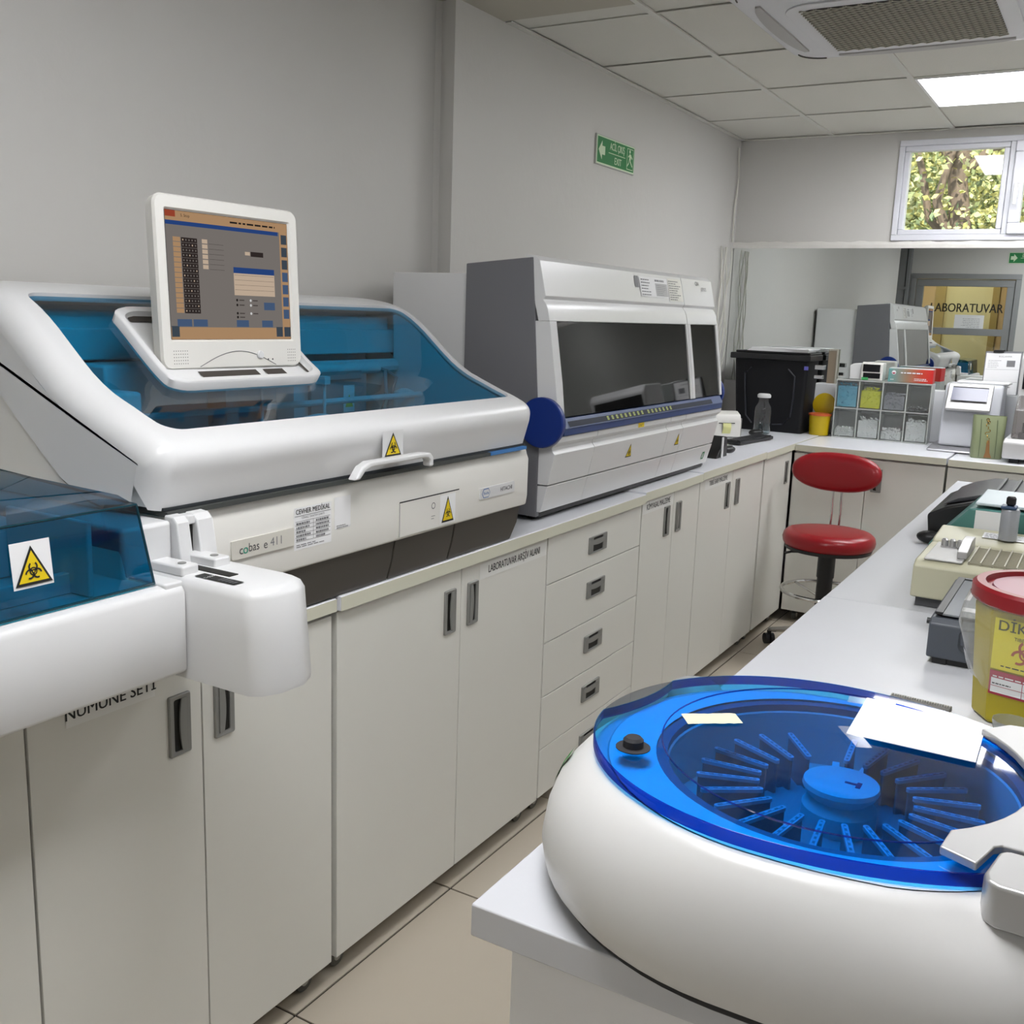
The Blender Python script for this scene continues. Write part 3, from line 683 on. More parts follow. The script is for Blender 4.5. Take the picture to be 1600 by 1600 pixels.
mb = MB().tube([(-1.8,2.24,1.42),(-1.76,2.27,1.40),(-1.74,2.25,1.34),(-1.78,2.28,1.28)], .006, 8).tube([(-1.82,2.3,1.42),(-1.75,2.31,1.38),(-1.77,2.30,1.30),(-1.74,2.26,1.24)], .005, 8); obj('interior_hose', mb, ig, an)
# hood handle and warning sticker
mb = MB(); hp = [(1.615,1.218),(1.640,1.244),(1.665,1.253),(1.76,1.253),(1.86,1.253),(1.885,1.250),(1.897,1.238),(1.897,1.218)]
hin2 = [(1.633,1.218),(1.650,1.233),(1.670,1.240),(1.76,1.240),(1.86,1.240),(1.874,1.238),(1.883,1.232),(1.883,1.218)]
mb.prism(hp+hin2[::-1], 'x', -1.350, -1.326); obj('hood_handle', mb, plast, an, bevel=.005, seg=3)
f = Flat((-1.3475, 1.768, 1.279), (0,1,0), (0,0,1)); f.rect(-.037,-.026,.037,.030,plast,.0004).triangle(0,0,.060,.052); f.make('hood_warning_sticker', an)
# ---- monitor cradle + monitor
cradle = outline_rect(0, 0, 1, 1, .12, 5)
def cr_ring(scale_s, scale_y, off):
    sa, sb = s_of_x(-1.548), s_of_x(-1.735); ya, yb = 1.345, 1.775
    return [surf((sa+sb)/2+p[0]*(sb-sa)*scale_s, (ya+yb)/2+p[1]*(yb-ya)*scale_y, off) for p in cradle]
mb = MB(); mb.loft([cr_ring(1,1,-.012), cr_ring(1.01,1.005,.010), cr_ring(.985,.985,.014), cr_ring(.87,.94,.013), cr_ring(.85,.93,.004), cr_ring(.84,.92,.001), cr_ring(.4,.5,.0)], False, True)
cd = obj('monitor_cradle', mb, plast, an, smooth=50)
mb = MB().box(-1.70,-1.665,1.51,1.60,1.415,1.62); mb = MB()
for (xa, xb, ya, yb, dy) in ((-1.566,-1.590,1.44,1.60,0), (-1.566,-1.590,1.62,1.68,0), (-1.570,-1.660,1.745,1.753,-.012), (-1.705,-1.720,1.375,1.55,0)):
    sa, sb = s_of_x(xa), s_of_x(xb); mb.add([surf(sa,ya,.0030), surf(sa,yb,.0030), surf(sb,yb+dy,.0030), surf(sb,ya+dy,.0030)], [(0,1,2,3)])
obj('cradle_slot', mb, mat('slot_brown','3c3631',.7), cd, kind='stuff')
mb = MB().box(-1.70,-1.665,1.51,1.60,1.415,1.62)
obj('monitor_arm', mb, plast2, an, bevel=.008)
MR = Matrix.Translation((-1.60,1.5535,1.605)) @ Matrix.Rotation(R(-1.2), 4, 'Z') @ Matrix.Rotation(R(-2.6), 4, 'Y')
mb = MB(); mb.T = MR
rr_ = lambda w_, h_, r, x: [(x, y, z) for y, z in rrect(0, 0, w_, h_, r, 6)]
mb.loft([rr_(.30,.26,.03,-.055), rr_(.345,.30,.03,-.045), rr_(.378,.330,.024,-.028), rr_(.384,.336,.022,-.006), rr_(.378,.330,.019,0),
         [(0, y, z+.0145) for _, y, z in rr_(.338,.256,.004,0)], [(-.005, y, z+.0145) for _, y, z in rr_(.330,.248,.002,0)]], True, False)
mo = obj('monitor', mb, plast2, an, smooth=30)
def MP(v): return tuple(MR @ Vector(v))
u_ = (MR.to_3x3() @ Vector((0,1,0))); v_ = (MR.to_3x3() @ Vector((0,0,1)))
sc = {k: emis('screen_'+k, c, .30) for k, c in dict(grey='8c8580', tan='c8a078', dark='5a5350', blue='305090', btn='52698c', grid='3a3230', red='b05038', cream='e0c8b0', txt='2e2a28', slate='4a5560', white='f0f0f0').items()}
f = Flat(MP((-.0045, 0, .0145)), u_, v_); w2, h2 = .164, .1235
f.rect(-w2,-h2,w2,h2, sc['grey'], 0); f.rect(-w2,h2-.019,w2,h2,sc['tan']); f.rect(-w2,h2-.012,-w2+.025,h2,sc['red'],.0008); f.rect(-w2,h2-.027,.136,h2-.019,sc['blue'])
f.rect(.140,-h2+.005,w2,h2-.019,sc['tan']); f.rect(-w2,-h2,w2,-h2+.024,sc['tan'])
for k in range(7): f.rect(.144, h2-.044-.0265*k, .161, h2-.024-.0265*k, sc['slate' if k < 3 else 'btn'], .0009)
for x in (-w2+.001, .120, .144): f.rect(x, -h2+.005, x+.019, -h2+.026, sc['slate'], .0009)
for k in range(15):
    zt_ = .074-.0098*k; f.rect(-.148, zt_-.0085, -.130, zt_, sc['tan'], .0008); f.rect(-.128, zt_-.0092, -.088, zt_, sc['grid'], .0008)
    for j in range(5): f.rect(-.125+.0077*j, zt_-.006, -.1225+.0077*j, zt_-.003, sc['cream' if (k*5+j*3) % 7 == 0 else 'grey'], .0011)
for k in range(6): f.rect(-.076, .066-.010*k, -.062, .074-.010*k, sc['cream'], .0008); f.rect(-.059, .0655-.010*k, -.02, .0662-.010*k, sc['dark'], .0008)
f.rect(.004,.012,.120,.024,sc['blue'],.0008); f.rect(.004,-.033,.120,.012,sc['cream'],.0008)
for k in range(4): f.rect(.006,-.022+.010*k,.118,-.0215+.010*k,sc['dark'],.0010)
f.rect(.038,.050,.052,.057,sc['cream'],.0008); f.rect(.054,.048,.090,.058,sc['grid'],.0008)
for x, y in ((.010,-.043),(.010,-.053),(.048,-.043),(.048,-.053),(.010,-.078),(.048,-.070),(.010,-.070)): f.poly(circ(x,y,.0028,10), sc['txt' if x < .02 else 'white'], .0009); f.rect(x+.006,y-.0012,x+.020,y+.0012,sc['dark'],.0009)
f.rect(.086,-.062,.118,-.046,sc['btn'],.0009)
for x0, x1 in ((-.148,-.112),(-.108,-.072),(.006,.040),(.078,.110)): f.rect(x0,-.098,x1,-.084,sc['btn'],.0009)
f.text('S. Stop', -.115, h2-.008, .008, sc['txt'], .0009); f.lines(.0,h2-.012,.13,h2-.006,1,sc['txt'],.6,.0009,2)
f.make('screen', mo)
obj('screen_rim', MB().add([MP((-.0047, y, z+.0145)) for _, y, z in rr_(.3302,.2482,.002,0)], [tuple(range(28))]), idk, mo)
mb = MB(); mb.T = MR; 
for sy, nx in ((-.145, 7), (.162, 5)):
    for i in range(nx):
        for j in range(5):
            y, z = sy+(i-nx/2)*.0055, -.1565+j*.0062; mb.add([(.0003, y+.0011*cos(a), z+.0011*sin(a)) for a in (0, 1.26, 2.51, 3.77, 5.03)], [(0,1,2,3,4)])
for y in (.088, .101): mb.add([(.0003, y+.002*cos(a*.785), -.152+.002*sin(a*.785)) for a in range(8)], [tuple(range(8))])
obj('speaker_holes', mb, ink, mo, kind='stuff')
mb = MB(); mb.T = MR; arc = [(.0004, -.10+.21*i/24, -.1635+.030*sin(pi*i/24)) for i in range(25)]; mb.tube(arc, .0008, 5); obj('trim_arc', mb, greyink, mo)
mb = MB(); mb.T = MR @ Matrix.Rotation(R(90), 4, 'Y'); mb.lathe([(.009,-.001),(.009,.003),(.007,.005)], (.142,.064,0), 18); obj('power_button', mb, plast, mo)
# ---- sample loader at the left front (part of the analyser)
TX = -1.25
mb = MB(); mb.prism([(-2.0,.955),(TX-.004,.973),(TX,.980),(TX,1.110),(TX-.006,1.121),(TX-.022,1.124),(-1.285,1.122),(-2.0,1.122)], 'y', .30, 1.098)
mb2 = B(-2.0,-1.345,1.052,1.155,1.10,1.206)
tray = obj('loader_tray', mb, plast, an, bevel=.006, seg=3)
obj('loader_housing', mb2, plast, an, bevel=.008)
obj('loader_side', B(-1.345,TX-.006,1.06,1.098,1.10,1.128), plast, an, bevel=.004)
mb = MB(); pts = [(TX-.10,1.100),(-1.130,1.100),(-1.112,1.112),(-1.098,1.14),(-1.095,1.19),(-1.112,1.225),(-1.14,1.235),(TX-.10,1.235)]
def taper(pts, z, kx): return [(x+(.012*kx if x > -1.2 else 0), y, z) for x, y in pts]
mb.loft([taper(pts,.960,1), taper(pts,.972,1.1), taper(pts,1.05,.5), taper(pts,1.115,0), [(x-(.006 if x > -1.2 else 0), y+(.004 if y < 1.15 else -.004), 1.127) for x, y in pts], [(x-(.018 if x > -1.2 else 0), y+(.012 if y < 1.15 else -.012), 1.131) for x, y in pts]])
lb_ = obj('loader_block', mb, plast, an, smooth=50)
mb = MB().box(-1.345,-1.268,1.106,1.142,1.128,1.146).box(-1.345,-1.268,1.176,1.212,1.128,1.146); obj('loader_step', mb, plast, lb_, bevel=.004)
mb = MB()
for y in (1.124,1.194): mb.lathe([(.007,0),(.007,.0012)], (-1.288,y,1.1462), 14)
obj('screw', mb, alu_m, lb_)
obj('slot', B(-1.345,-1.205,1.148,1.168,1.1285,1.1325), recess_m, lb_)
f = Flat((-1.205, 1.126, 1.1322), (0,1,0), (-1,0,0)); f.rect(-.011,-.045,.011,.045,ink,.0005).text('C-5200', 0, 0.02, .009, paper, .0012).lines(-.008,-.04,.008,.0,5,greyink,.4,.0012,8)
f.make('barcode_label', lb_)
mb = MB(); mb.prism([(-1.366,1.128),(-1.325,1.128),(-1.335,1.20),(-1.345,1.210),(-1.366,1.212)], 'y', 1.156, 1.184); mb.prism([(-1.366,1.128),(-1.322,1.128),(-1.334,1.20),(-1.345,1.210),(-1.366,1.212)], 'y', 1.199, 1.236); mb.box(-1.366,-1.338,1.183,1.200,1.194,1.210)
obj('loader_column', mb, plast, an, bevel=.003)
obj('column_slot', B(-1.3675,-1.345,1.1842,1.1988,1.128,1.194), recess_m, an)
# teal cover
mb = MB()
def cov(y0, y1, off):
    return [[(-1.665+off,y0,1.275-off),(-1.33,y0,1.268-off),(-1.290-off,y0,1.256-off),(-1.276-off,y0,1.126),(-1.665+off,y0,1.126)], [(-1.665+off,y1-.02,1.275-off),(-1.33,y1-.02,1.268-off),(-1.290-off,y1-.018-off,1.256-off),(-1.276-off,y1-off,1.126),(-1.665+off,y1-off,1.126)]]
a, b = cov(.32, 1.058, 0)
mb.add(a+b, [(0,1,6,5),(1,2,7,6),(2,3,8,7),(5,6,7,8,9),(4,3,2,1,0),(0,5,9,4)])
cv = obj('tray_cover', mb, teal_glass2, an, bevel=.003, seg=2, label='teal see-through cover', smooth=20)
mb = MB().tube([(-1.2905,.32,1.2565),(-1.2905,1.039,1.2565)], .0022, 6).tube([(-1.2905,1.039,1.2565),(-1.2765,1.057,1.127)], .0022, 6).tube([(-1.2765,.32,1.128),(-1.2765,1.057,1.128)], .0022, 6).tube([(-1.2905,1.039,1.2565),(-1.665,1.038,1.275)], .0022, 6)
obj('cover_edge', mb, glassy('teal_edge', (.005,.10,.16), .1, .6, .4, (.01,.09,.13)), cv)
f = Flat((-1.2825, .851, 1.1995), (0,1,0), (-.013,0,.13)); f.slab([(-.031,-.033),(.031,-.033),(.031,.033),(-.031,.033)], paper, .0005, .0012); f.o = f.o+Vector((.0014,0,0)); f.triangle(0,-.001,.058,.056); f.make('cover_warning_sticker', cv)
# things inside the cover: rack lanes
obj('rack_lane', MB().box(-1.62,-1.36,.33,.90,1.1225,1.13).box(-1.36,-1.345,.33,.99,1.1225,1.155), iw, an, bevel=.002)
obj('rack_divider', MB().box(-1.50,-1.30,.955,.965,1.123,1.24).box(-1.63,-1.50,.70,1.02,1.123,1.20), iw, an, bevel=.003)
for k in range(6):
    mb = MB(); y0_ = .50+.055*k; mb.box(-1.60,-1.47,y0_,y0_+.022,1.131,1.19)
    for j in range(5): mb.lathe([(.007,0),(.008,.03)], (-1.59+.028*j, y0_+.011, 1.19), 8)
    obj('sample_rack', mb, ig, an)

# ================================================================== CHEMISTRY ANALYSER (blue disc)
CY0, CY1 = 2.63, 4.065; LY1 = 4.08
ca_ = thing('chemistry_analyzer', 'large white and grey analyser with dark window and blue side discs', 'laboratory analyser', (-1.70, 3.35, .957))
obj('rear_cabinet', B(-2.035,-1.735,2.66,4.04,.985,1.685), plast, ca_, bevel=.005)
# grey side cheeks
chk = [(-1.735,.97),(-1.462,.965),(-1.462,1.19),(-1.470,1.32),(-1.503,1.732),(-1.735,1.712)]
for k, (a, b) in enumerate(((CY0, CY0+.022), (CY1-.022, CY1))): obj('side_panel', MB().prism(chk, 'y', a, b), grey_m, ca_, bevel=.003, seg=2, label='grey side panel')
mid = [(-1.735,.975),(-1.47,.975),(-1.47,1.22),(-1.52,1.72),(-1.735,1.708)]
obj('core', MB().prism(mid, 'y', CY0+.022, CY1-.022), plast2, ca_)
# upper hood: profile skin, two sections with window cut-outs as separate strips
def fx_at(z): # hood front x by height
    P_ = [(1.27,-1.400),(1.37,-1.412),(1.55,-1.441),(1.585,-1.449),(1.60,-1.456),(1.612,-1.466),(1.622,-1.458),(1.70,-1.476),(1.722,-1.482),(1.735,-1.496),(1.738,-1.515)]
    for (z0,x0),(z1,x1) in zip(P_, P_[1:]):
        if z <= z1: return x0+(x1-x0)*(z-z0)/(z1-z0)
    return P_[-1][1]
def strip(mb, y0, y1, zs, back=-1.53):
    pts = [(fx_at(z), z) for z in zs]; mb.prism(pts+[(back-.0, zs[-1]), (back+.05, zs[0])], 'y', y0, y1)
for y0_, y1_, wa, wb in ((2.632,3.727,2.675,3.712), (3.731,4.063,3.760,4.040)):
    mb = MB(); strip(mb, y0_, y1_, [1.55,1.585,1.60,1.612,1.622,1.66,1.70,1.722,1.735,1.738]); strip(mb, y0_, wa, [1.268,1.37,1.55]); strip(mb, wb, y1_, [1.268,1.37,1.55])
    h_ = obj('hood', mb, plast, ca_, bevel=.002, seg=2, smooth=25)
    mb = MB(); z0, z1 = 1.270, 1.549; a = fx_at(z0)-.004; b = fx_at(z1)-.004; mb.prism([(a,z0),(b,z1),(b-.01,z1),(a-.01,z0)], 'y', wa+.001, wb-.001)
    obj('window', mb, darkglass, h_)
# blue disc on each side
for yy, sgn in ((CY0-.001, -1), (CY1+.001, 1)):
    mb = MB(); mb.T = Matrix.Translation((-1.445 if sgn < 0 else -1.472, yy, 1.255 if sgn < 0 else 1.275)) @ Matrix.Rotation(R(90 if sgn < 0 else -90), 4, 'X'); mb.lathe([(.073,0),(.075,.004),(.075,.020),(.072,.024)], (0,0,0), 40); obj('side_disc', mb, blue_m, ca_, label='round blue disc')
# blue rail with indicator lights
obj('rail', MB().box(-1.50,-1.392,CY0+.03,4.05,1.215,1.236).prism([(-1.50,1.236),(-1.388,1.236),(-1.404,1.266),(-1.50,1.266)], 'y', CY0+.03, 4.05), rail_blue, ca_, bevel=.002, seg=2)
f = Flat((-1.3955, 2.63, 1.251), (0,1,0), (-.016,0,.03)); f.rect(.06,-.012,1.3,.006,mat('rail_dark','141c30',.55,spec=.2),.0006); grl = mat('indicator_green', '9aa62c', .4)
for k in range(16):
    y = .325+.034*k + (.02 if k > 8 else 0); f.rect(y, -.009, y+.014, .004, grl, .0012); f.rect(y+.005,-.006,y+.009,.001,rail_blue,.0014)
f.make('indicator_strip', ca_)
# lower front panels
lp = [(-1.450,.981),(-1.428,1.062)]; up_ = [(-1.428,1.066),(-1.412,1.14),(-1.408,1.160),(-1.418,1.172),(-1.418,1.182),(-1.400,1.196),(-1.399,1.213)]
seams = [CY0+.004, 2.905, 3.52, 3.672, 4.066]
for a, b in zip(seams, seams[1:]):
    for pf in (lp, up_):
        mb = MB(); mb.prism(pf+[(-1.47,pf[-1][1]),(-1.47,pf[0][1])], 'y', a+.0012, b-.0012)
        obj('front_panel', mb, plast, ca_, bevel=.0015, seg=2, smooth=25)
for y0_, w_, h_ in ((3.195,.045,.052),(3.638,.040,.050)):
    f = Flat((-1.4165, y0_, 1.120), (0,1,0), (.016,0,.074)); f.rect(-w_*.6,-h_*.6,w_*.6,h_*.6,plast,.0004).triangle(0,0,w_*1.1,h_*.95); f.make('warning_sticker', ca_)
f = Flat((-1.3985, 3.243, 1.205), (0,1,0), (0,0,1)); f.rect(-.025,-.008,.025,.008,yel_m,.0006).lines(-.02,-.004,.02,.005,2,ink,.4,.001,4); f.make('yellow_sticker', ca_)
f = Flat((-1.4395, 3.992, 1.018), (0,1,0), (.024,0,.09)); f.rect(-.014,-.016,.014,.016,mat('green_mark','2c7a4a',.5),.0008).rect(-.006,-.010,.002,.010,paper,.0012); f.make('green_sticker', ca_)
f = Flat((-1.4680, 3.46, 1.672), (0,1,0), (-.018,0,.078))
f.rect(-.17,-.036,-.008,.042,paper,.0006).rect(.118-.0,-.040,.255,.044,paper,.0006) if False else None
f.rect(-.135,-.030,.118,.040,paper,.0006).rect(.122,-.040,.255,.044,plast2,.0006); f.rect(-.175,.000,-.145,.040,greyink,.0006)
f.lines(-.125,-.025,-.02,.038,6,greyink,.35,.0012,11).lines(.0,.026,.11,.038,1,greyink,.6,.0012,12).rect(.0,-.026,.11,.020,mat('stamp_grey','b3b3b3',.6),.0011).lines(.01,-.022,.10,.018,6,greyink,.2,.0014,13)
f.lines(.130,-.036,.248,.040,9,greyink,.4,.0012,14); f.make('service_sheet', ca_)
f = Flat((-1.4742, 3.905, 1.700), (0,1,0), (-.018,0,.078)); f.text('CBA', -.02, .006, .022, ink, .001, bold=True).text('SERIES', .05, -.014, .020, greyink, .001); f.make('model_lettering', ca_)
for px, py, pz in ((-1.50,2.69,.9503),(-1.50,4.0,.9613),(-1.9,2.69,.9503),(-1.9,4.0,.9613)): obj('foot', MB().lathe([(.02,0),(.02,.975-pz)], (px,py,pz)), rubber, ca_)
obj('base_plate', B(-2.0,-1.462,2.65,4.05,.9635,.980), black_m, ca_)  # black colour stands in for the shaded gap under the analyser

# ================================================================== ISLAND
ist = thing('island_cabinet', 'grey-white island base cabinet in the right foreground', 'cabinet', (.1, 1.6, 0))
obj('carcass', B(-.482, .75, .875, 4.50, .062, .910), islb_m, ist)
obj('end_panel', B(-.485, .75, .858, .874, .05, .909), islb_m, ist, bevel=.0015, seg=2)
for a, b in ((.885,1.6),(1.605,2.33),(2.335,2.87),(2.875,3.41),(3.415,3.95),(3.955,4.495)):
    d = obj('door', B(-.500,-.4835,a,b,.065,.905), islb_m, ist, bevel=.0015, seg=2)
for yy in (.95,1.8,2.7,3.6,4.42):
    for xx in (-.42,.66): inst('caster', cas_me, ist, (xx, yy, 0))
def itop(label, y0, y1, z=.95): worktop(label, -.522, .80, y0, y1, z, isl_m, .038)
itop('near island worktop with square corner under the blue-lidded centrifuge', .831, 2.337, .950)
itop('middle island worktop section under the cream machine', 2.340, 3.416, .949)
itop('far island worktop section under the black machine', 3.419, 4.54, .948)

# ================================================================== CENTRIFUGE
ZL = 1.112
cf = thing('card_centrifuge', 'white rounded centrifuge with transparent blue lid on the near island worktop', 'centrifuge', (-.24, 1.06, .95))
NR = 72
def cring(cx, cy, r, z, ext=0, nr=NR, rx=None):
    out = []
    for i in range(nr):
        a = 2*pi*i/nr; x, y = r*cos(a), r*sin(a)
        if x > 0: x = x+ext*min(1, x/(r*.35))
        out.append((cx+x, cy+y, z))
    return out
EX = .12; E2 = .04
mb = MB(); mb.loft([cring(-.245,1.065,.255,.951,EX), cring(-.248,1.067,.264,.957,EX), cring(-.248,1.067,.264,.964,EX)])
obj('base_shadow_gap', mb, rubber, cf, smooth=50)  # dark ring drawn as the shadow gap beneath the body
mb = MB(); rings = [cring(-.25,1.068,.268,.964,EX), cring(-.249,1.067,.276,.975,EX), cring(-.247,1.064,.2795,.995,EX), cring(-.244,1.060,.276,1.025,EX), cring(-.241,1.054,.266,1.055,EX), cring(-.236,1.047,.248,1.082,.08), cring(-.232,1.042,.232,1.099,.055), cring(-.231,1.041,.224,1.105,.05), cring(-.230,1.041,.217,1.106,.045), cring(-.229,1.041,.212,1.100,.045)]
HC = (-.205, 1.055)
rings += [cring(HC[0],HC[1],.185,1.0995), cring(HC[0],HC[1],.178,1.094), cring(HC[0],HC[1],.176,1.03), cring(HC[0],HC[1],.15,1.018)]
mb.loft(rings, True, True); obj('body', mb, plast3, cf, smooth=50)
mb = MB(); mb.loft([cring(HC[0],HC[1],.192,1.100), cring(HC[0],HC[1],.192,1.104), cring(HC[0],HC[1],.180,1.104), cring(HC[0],HC[1],.180,1.094)], False, False); obj('chamber_rim', mb, mat('rim_grey','66788c',.4), cf)
mb = MB(); mb.loft([cring(-.2295,1.041,.2155,1.1065,.045), cring(HC[0],HC[1],.1925,1.1065)], False, False); obj('deck', mb, mat('deck_white','eef2f4',.4), cf)
# rotor with cards
ro = obj('rotor', MB().lathe([(.06,1.022),(.150,1.024),(.152,1.032),(.10,1.034),(.09,1.040),(.045,1.042)], (HC[0],HC[1],0), 48), mat('rotor_grey','8f979f',.4), cf)
mb = MB().lathe([(.037,1.040),(.039,1.044),(.039,1.064),(.034,1.070),(.031,1.074),(.037,1.080),(.040,1.086),(.039,1.091),(.035,1.0925)], (HC[0]+.006,HC[1]-.002,0), 40); obj('rotor_knob', mb, mat('knob_pale','cfd6da',.4), ro)
obj('knob_mark', MB().box(HC[0]+.022,HC[0]+.027,HC[1]-.012,HC[1]+.002,1.0926,1.0932).box(HC[0]+.010,HC[0]+.022,HC[1]-.006,HC[1]-.002,1.0926,1.0932), mat('knob_mark','15206a',.5), ro)
card = MB(); L = .068
sl = rrect(0,0,L,.0065,.0032,4); si = rrect(0,0,L-.006,.0028,.0013,2) 
card.prism(rrect(0,0,L-.003,.0042,.002,2), 'z', -.030, .019, 0)
card.loft([[(x,y,.019) for x,y in sl],[(x,y,.023) for x,y in sl]], True, True, 1)
card.prism(rrect(0,0,L-.007,.0025,.001,2), 'z', .0231, .0234, 0)
for k in range(6): card.box(-.027+.0095*k,-.0226+.0095*k,-.0012,.0012,.0234,.0237,1)
cme = mesh('gel_card', card, [mat('card_grey','747d88',.4), mat('card_rim','b8c4d0',.35)])
tab = MB().box(-.009,.009,-.004,.004,-.006,.006); tabme = mesh('card_tab', tab, mat('tab_white','dfe6ea',.4))
for k in range(24):
    if k in (7,): continue
    a = 2*pi*(k+.3)/24; q = inst('gel_card', cme, ro, (HC[0]+.113*cos(a), HC[1]+.113*sin(a), 1.058), rotz=a)
    b = 2*pi*(k+.8)/24; inst('card_tab', tabme, ro, (HC[0]+.120*cos(b), HC[1]+.120*sin(b), 1.050), rotz=b)
# lid
LC = (-.230, 1.040); LR = .236
def lid_outline(sc=1.0):
    pts = []
    for i in range(120):
        a = 2*pi*i/120; x, y = LR*sc*cos(a), LR*sc*sin(a)
        if x > 0: x += E2*min(1, x/(LR*.8))
        y = y*(.965 if y > 0 else .915); pts.append((LC[0]+x, LC[1]+y))
    return pts
full = lid_outline()
def ang(p): return math.degrees(atan2(p[1]-LC[1], p[0]-LC[0])) % 360
seg_in = [p for p in full if 149 <= ang(p) <= 188]; keep = [p for p in full if ang(p) < 149] ; keep2 = [p for p in full if ang(p) > 188]
A, C_ = seg_in[0], seg_in[-1]; n = 8; arc = []
mid_ = ((A[0]+C_[0])/2+.020, (A[1]+C_[1])/2)
for i in range(n+1):
    t_ = i/n; arc.append(((1-t_)**2*A[0]+2*t_*(1-t_)*mid_[0]*1.0+t_*t_*C_[0], (1-t_)**2*A[1]+2*t_*(1-t_)*mid_[1]+t_*t_*C_[1]))
lid_poly = keep+arc+keep2
mb = MB(); nl = len(lid_poly)
mb.add([(x,y,ZL+.010) for x,y in lid_poly], [tuple(range(nl))]); ld = obj('lid', mb, blue_glass, cf, label='transparent blue lid')
mb = MB(); mb.loft([[(x,y,ZL-.002) for x,y in lid_poly],[(x,y,ZL+.009) for x,y in lid_poly],[(LC[0]+(x-LC[0])*.992,LC[1]+(y-LC[1])*.992,ZL+.0102) for x,y in lid_poly]], False, False)
mb.v = mb.v; obj('lid_edge', mb, blue_edge, ld, smooth=60)
mb = MB(); mb.prism(seg_in+arc[::-1][1:-1], 'z', ZL, ZL+.009); obj('lid_grip', mb, glassy('smoke_clear', (.55,.57,.58), .05, .9, .12, (.4,.42,.44)), ld, label='clear smoky grip segment')
obj('lid_ring', MB().torus((HC[0],HC[1],ZL+.0102), .187, .0009, 80, 6), glassy('ring_blue', (.05,.25,.7), .05, .8, .2, (.02,.1,.4)), ld)
mb = MB().lathe([(.0185,0),(.0185,.001),(.011,.0015),(.011,.009),(.008,.012)], (-.392,.938,ZL+.0105), 20); obj('lid_bumper', mb, rubber, ld)
# grey hinge cap and latch
gp = [(-.056,1.225)]
for i in range(15):
    a = R(48-94*i/14); gp.append((HC[0]+.184*cos(a), HC[1]+.184*sin(a)))
gp += [(-.081,.886),(-.050,.873),(-.040,.912),(-.034,.918),(.10,.918),(.13,.93),(.13,1.16),(.03,1.24)]
gp = [p for p in gp]
obj('hinge_cap', MB().prism(gp, 'z', ZL+.0115, ZL+.020), sil, cf, bevel=.002, seg=2, smooth=25)
lp_ = [(-.043,.862),(-.040,.850),(-.030,.843),(.10,.842),(.13,.87),(.13,.912),(-.030,.912),(-.036,.905)]
obj('latch', MB().prism(lp_, 'z', 1.094, ZL+.020), sil, cf, bevel=.004, seg=3)
mb = MB(); mb.sphere((-.440,1.262,1.068), .040, 18, 10, (1.0,.8,.6)); obj('side_grip', mb, mat('grip_grey','8a8a8a',.45), cf)
mb = MB().box(-.452,-.420,1.20,1.275,1.04,1.075); obj('grip_arm', mb, MATS['grip_grey'], cf, bevel=.01)
# notes on the lid
f = Flat((-.349,1.0605,ZL+.0118), (.8,.6,0), (-.6,.8,0)); pe = []
for i in range(13): pe.append((-.032+.064*i/12, -.0145+random.uniform(-.001,.001)))
for i in range(13): pe.append((.032-.064*i/12, .0145+random.uniform(-.001,.001)))
f.poly(pe, mat('masking_tape','d9d6b4',.7), 0); f.make('masking_tape', cf)
P4 = [(-.213,1.231),(-.079,1.214),(-.077,1.106),(-.209,1.104)]
f = Flat((0,0,ZL+.0132), (1,0,0), (0,1,0)); f.slab(P4[::-1], paper, 0, .0008); f.make('paper_sheet', cf)
tape = glassy('clear_tape', (.9,.92,.95), .1, 1, .12, (.8,.85,.9))
for q4 in ([(-.232,1.222),(-.180,1.236),(-.178,1.212),(-.230,1.200)], [(-.222,1.118),(-.190,1.070),(-.176,1.078),(-.205,1.128)], [(-.085,1.20),(-.045,1.215),(-.043,1.195),(-.085,1.185)]):
    f = Flat((0,0,ZL+.0144), (1,0,0), (0,1,0)); f.poly(q4, tape, 0); f.make('tape_strip', cf)
nn = Vector((-.85,-.45,.30)).normalized(); pc = Vector((-.5085,.995,1.060)); pc = Vector((-.241,1.054,1.055)) + Vector((-.83,-.19*1.0,0)).normalized()*.0  # sticker set on the curved side
a = R(193); r0, z0, r1, z1 = .2705, 1.043, .2585, 1.072
cc = Vector((-.240,1.0535,0)); uvec = Vector((sin(a)*1, -cos(a), 0)); base = cc + Vector((cos(a)*r0, sin(a)*r0, z0)); top_ = cc + Vector((cos(a)*r1, sin(a)*r1, z1))
mb = MB(); gr = mat('green_tape','2f8a3e',.5); rg_ = []
for k in range(5):
    b = a+(k-2)*.028; rg_.append([tuple(cc+Vector((cos(b)*r, sin(b)*r, z))) for r, z in ((.2755,1.035),(.2715,1.047),(.2665,1.059),(.2585,1.071))])
mb.loft(rg_, False, False, closed=False); obj('green_sticker', mb, gr, cf)

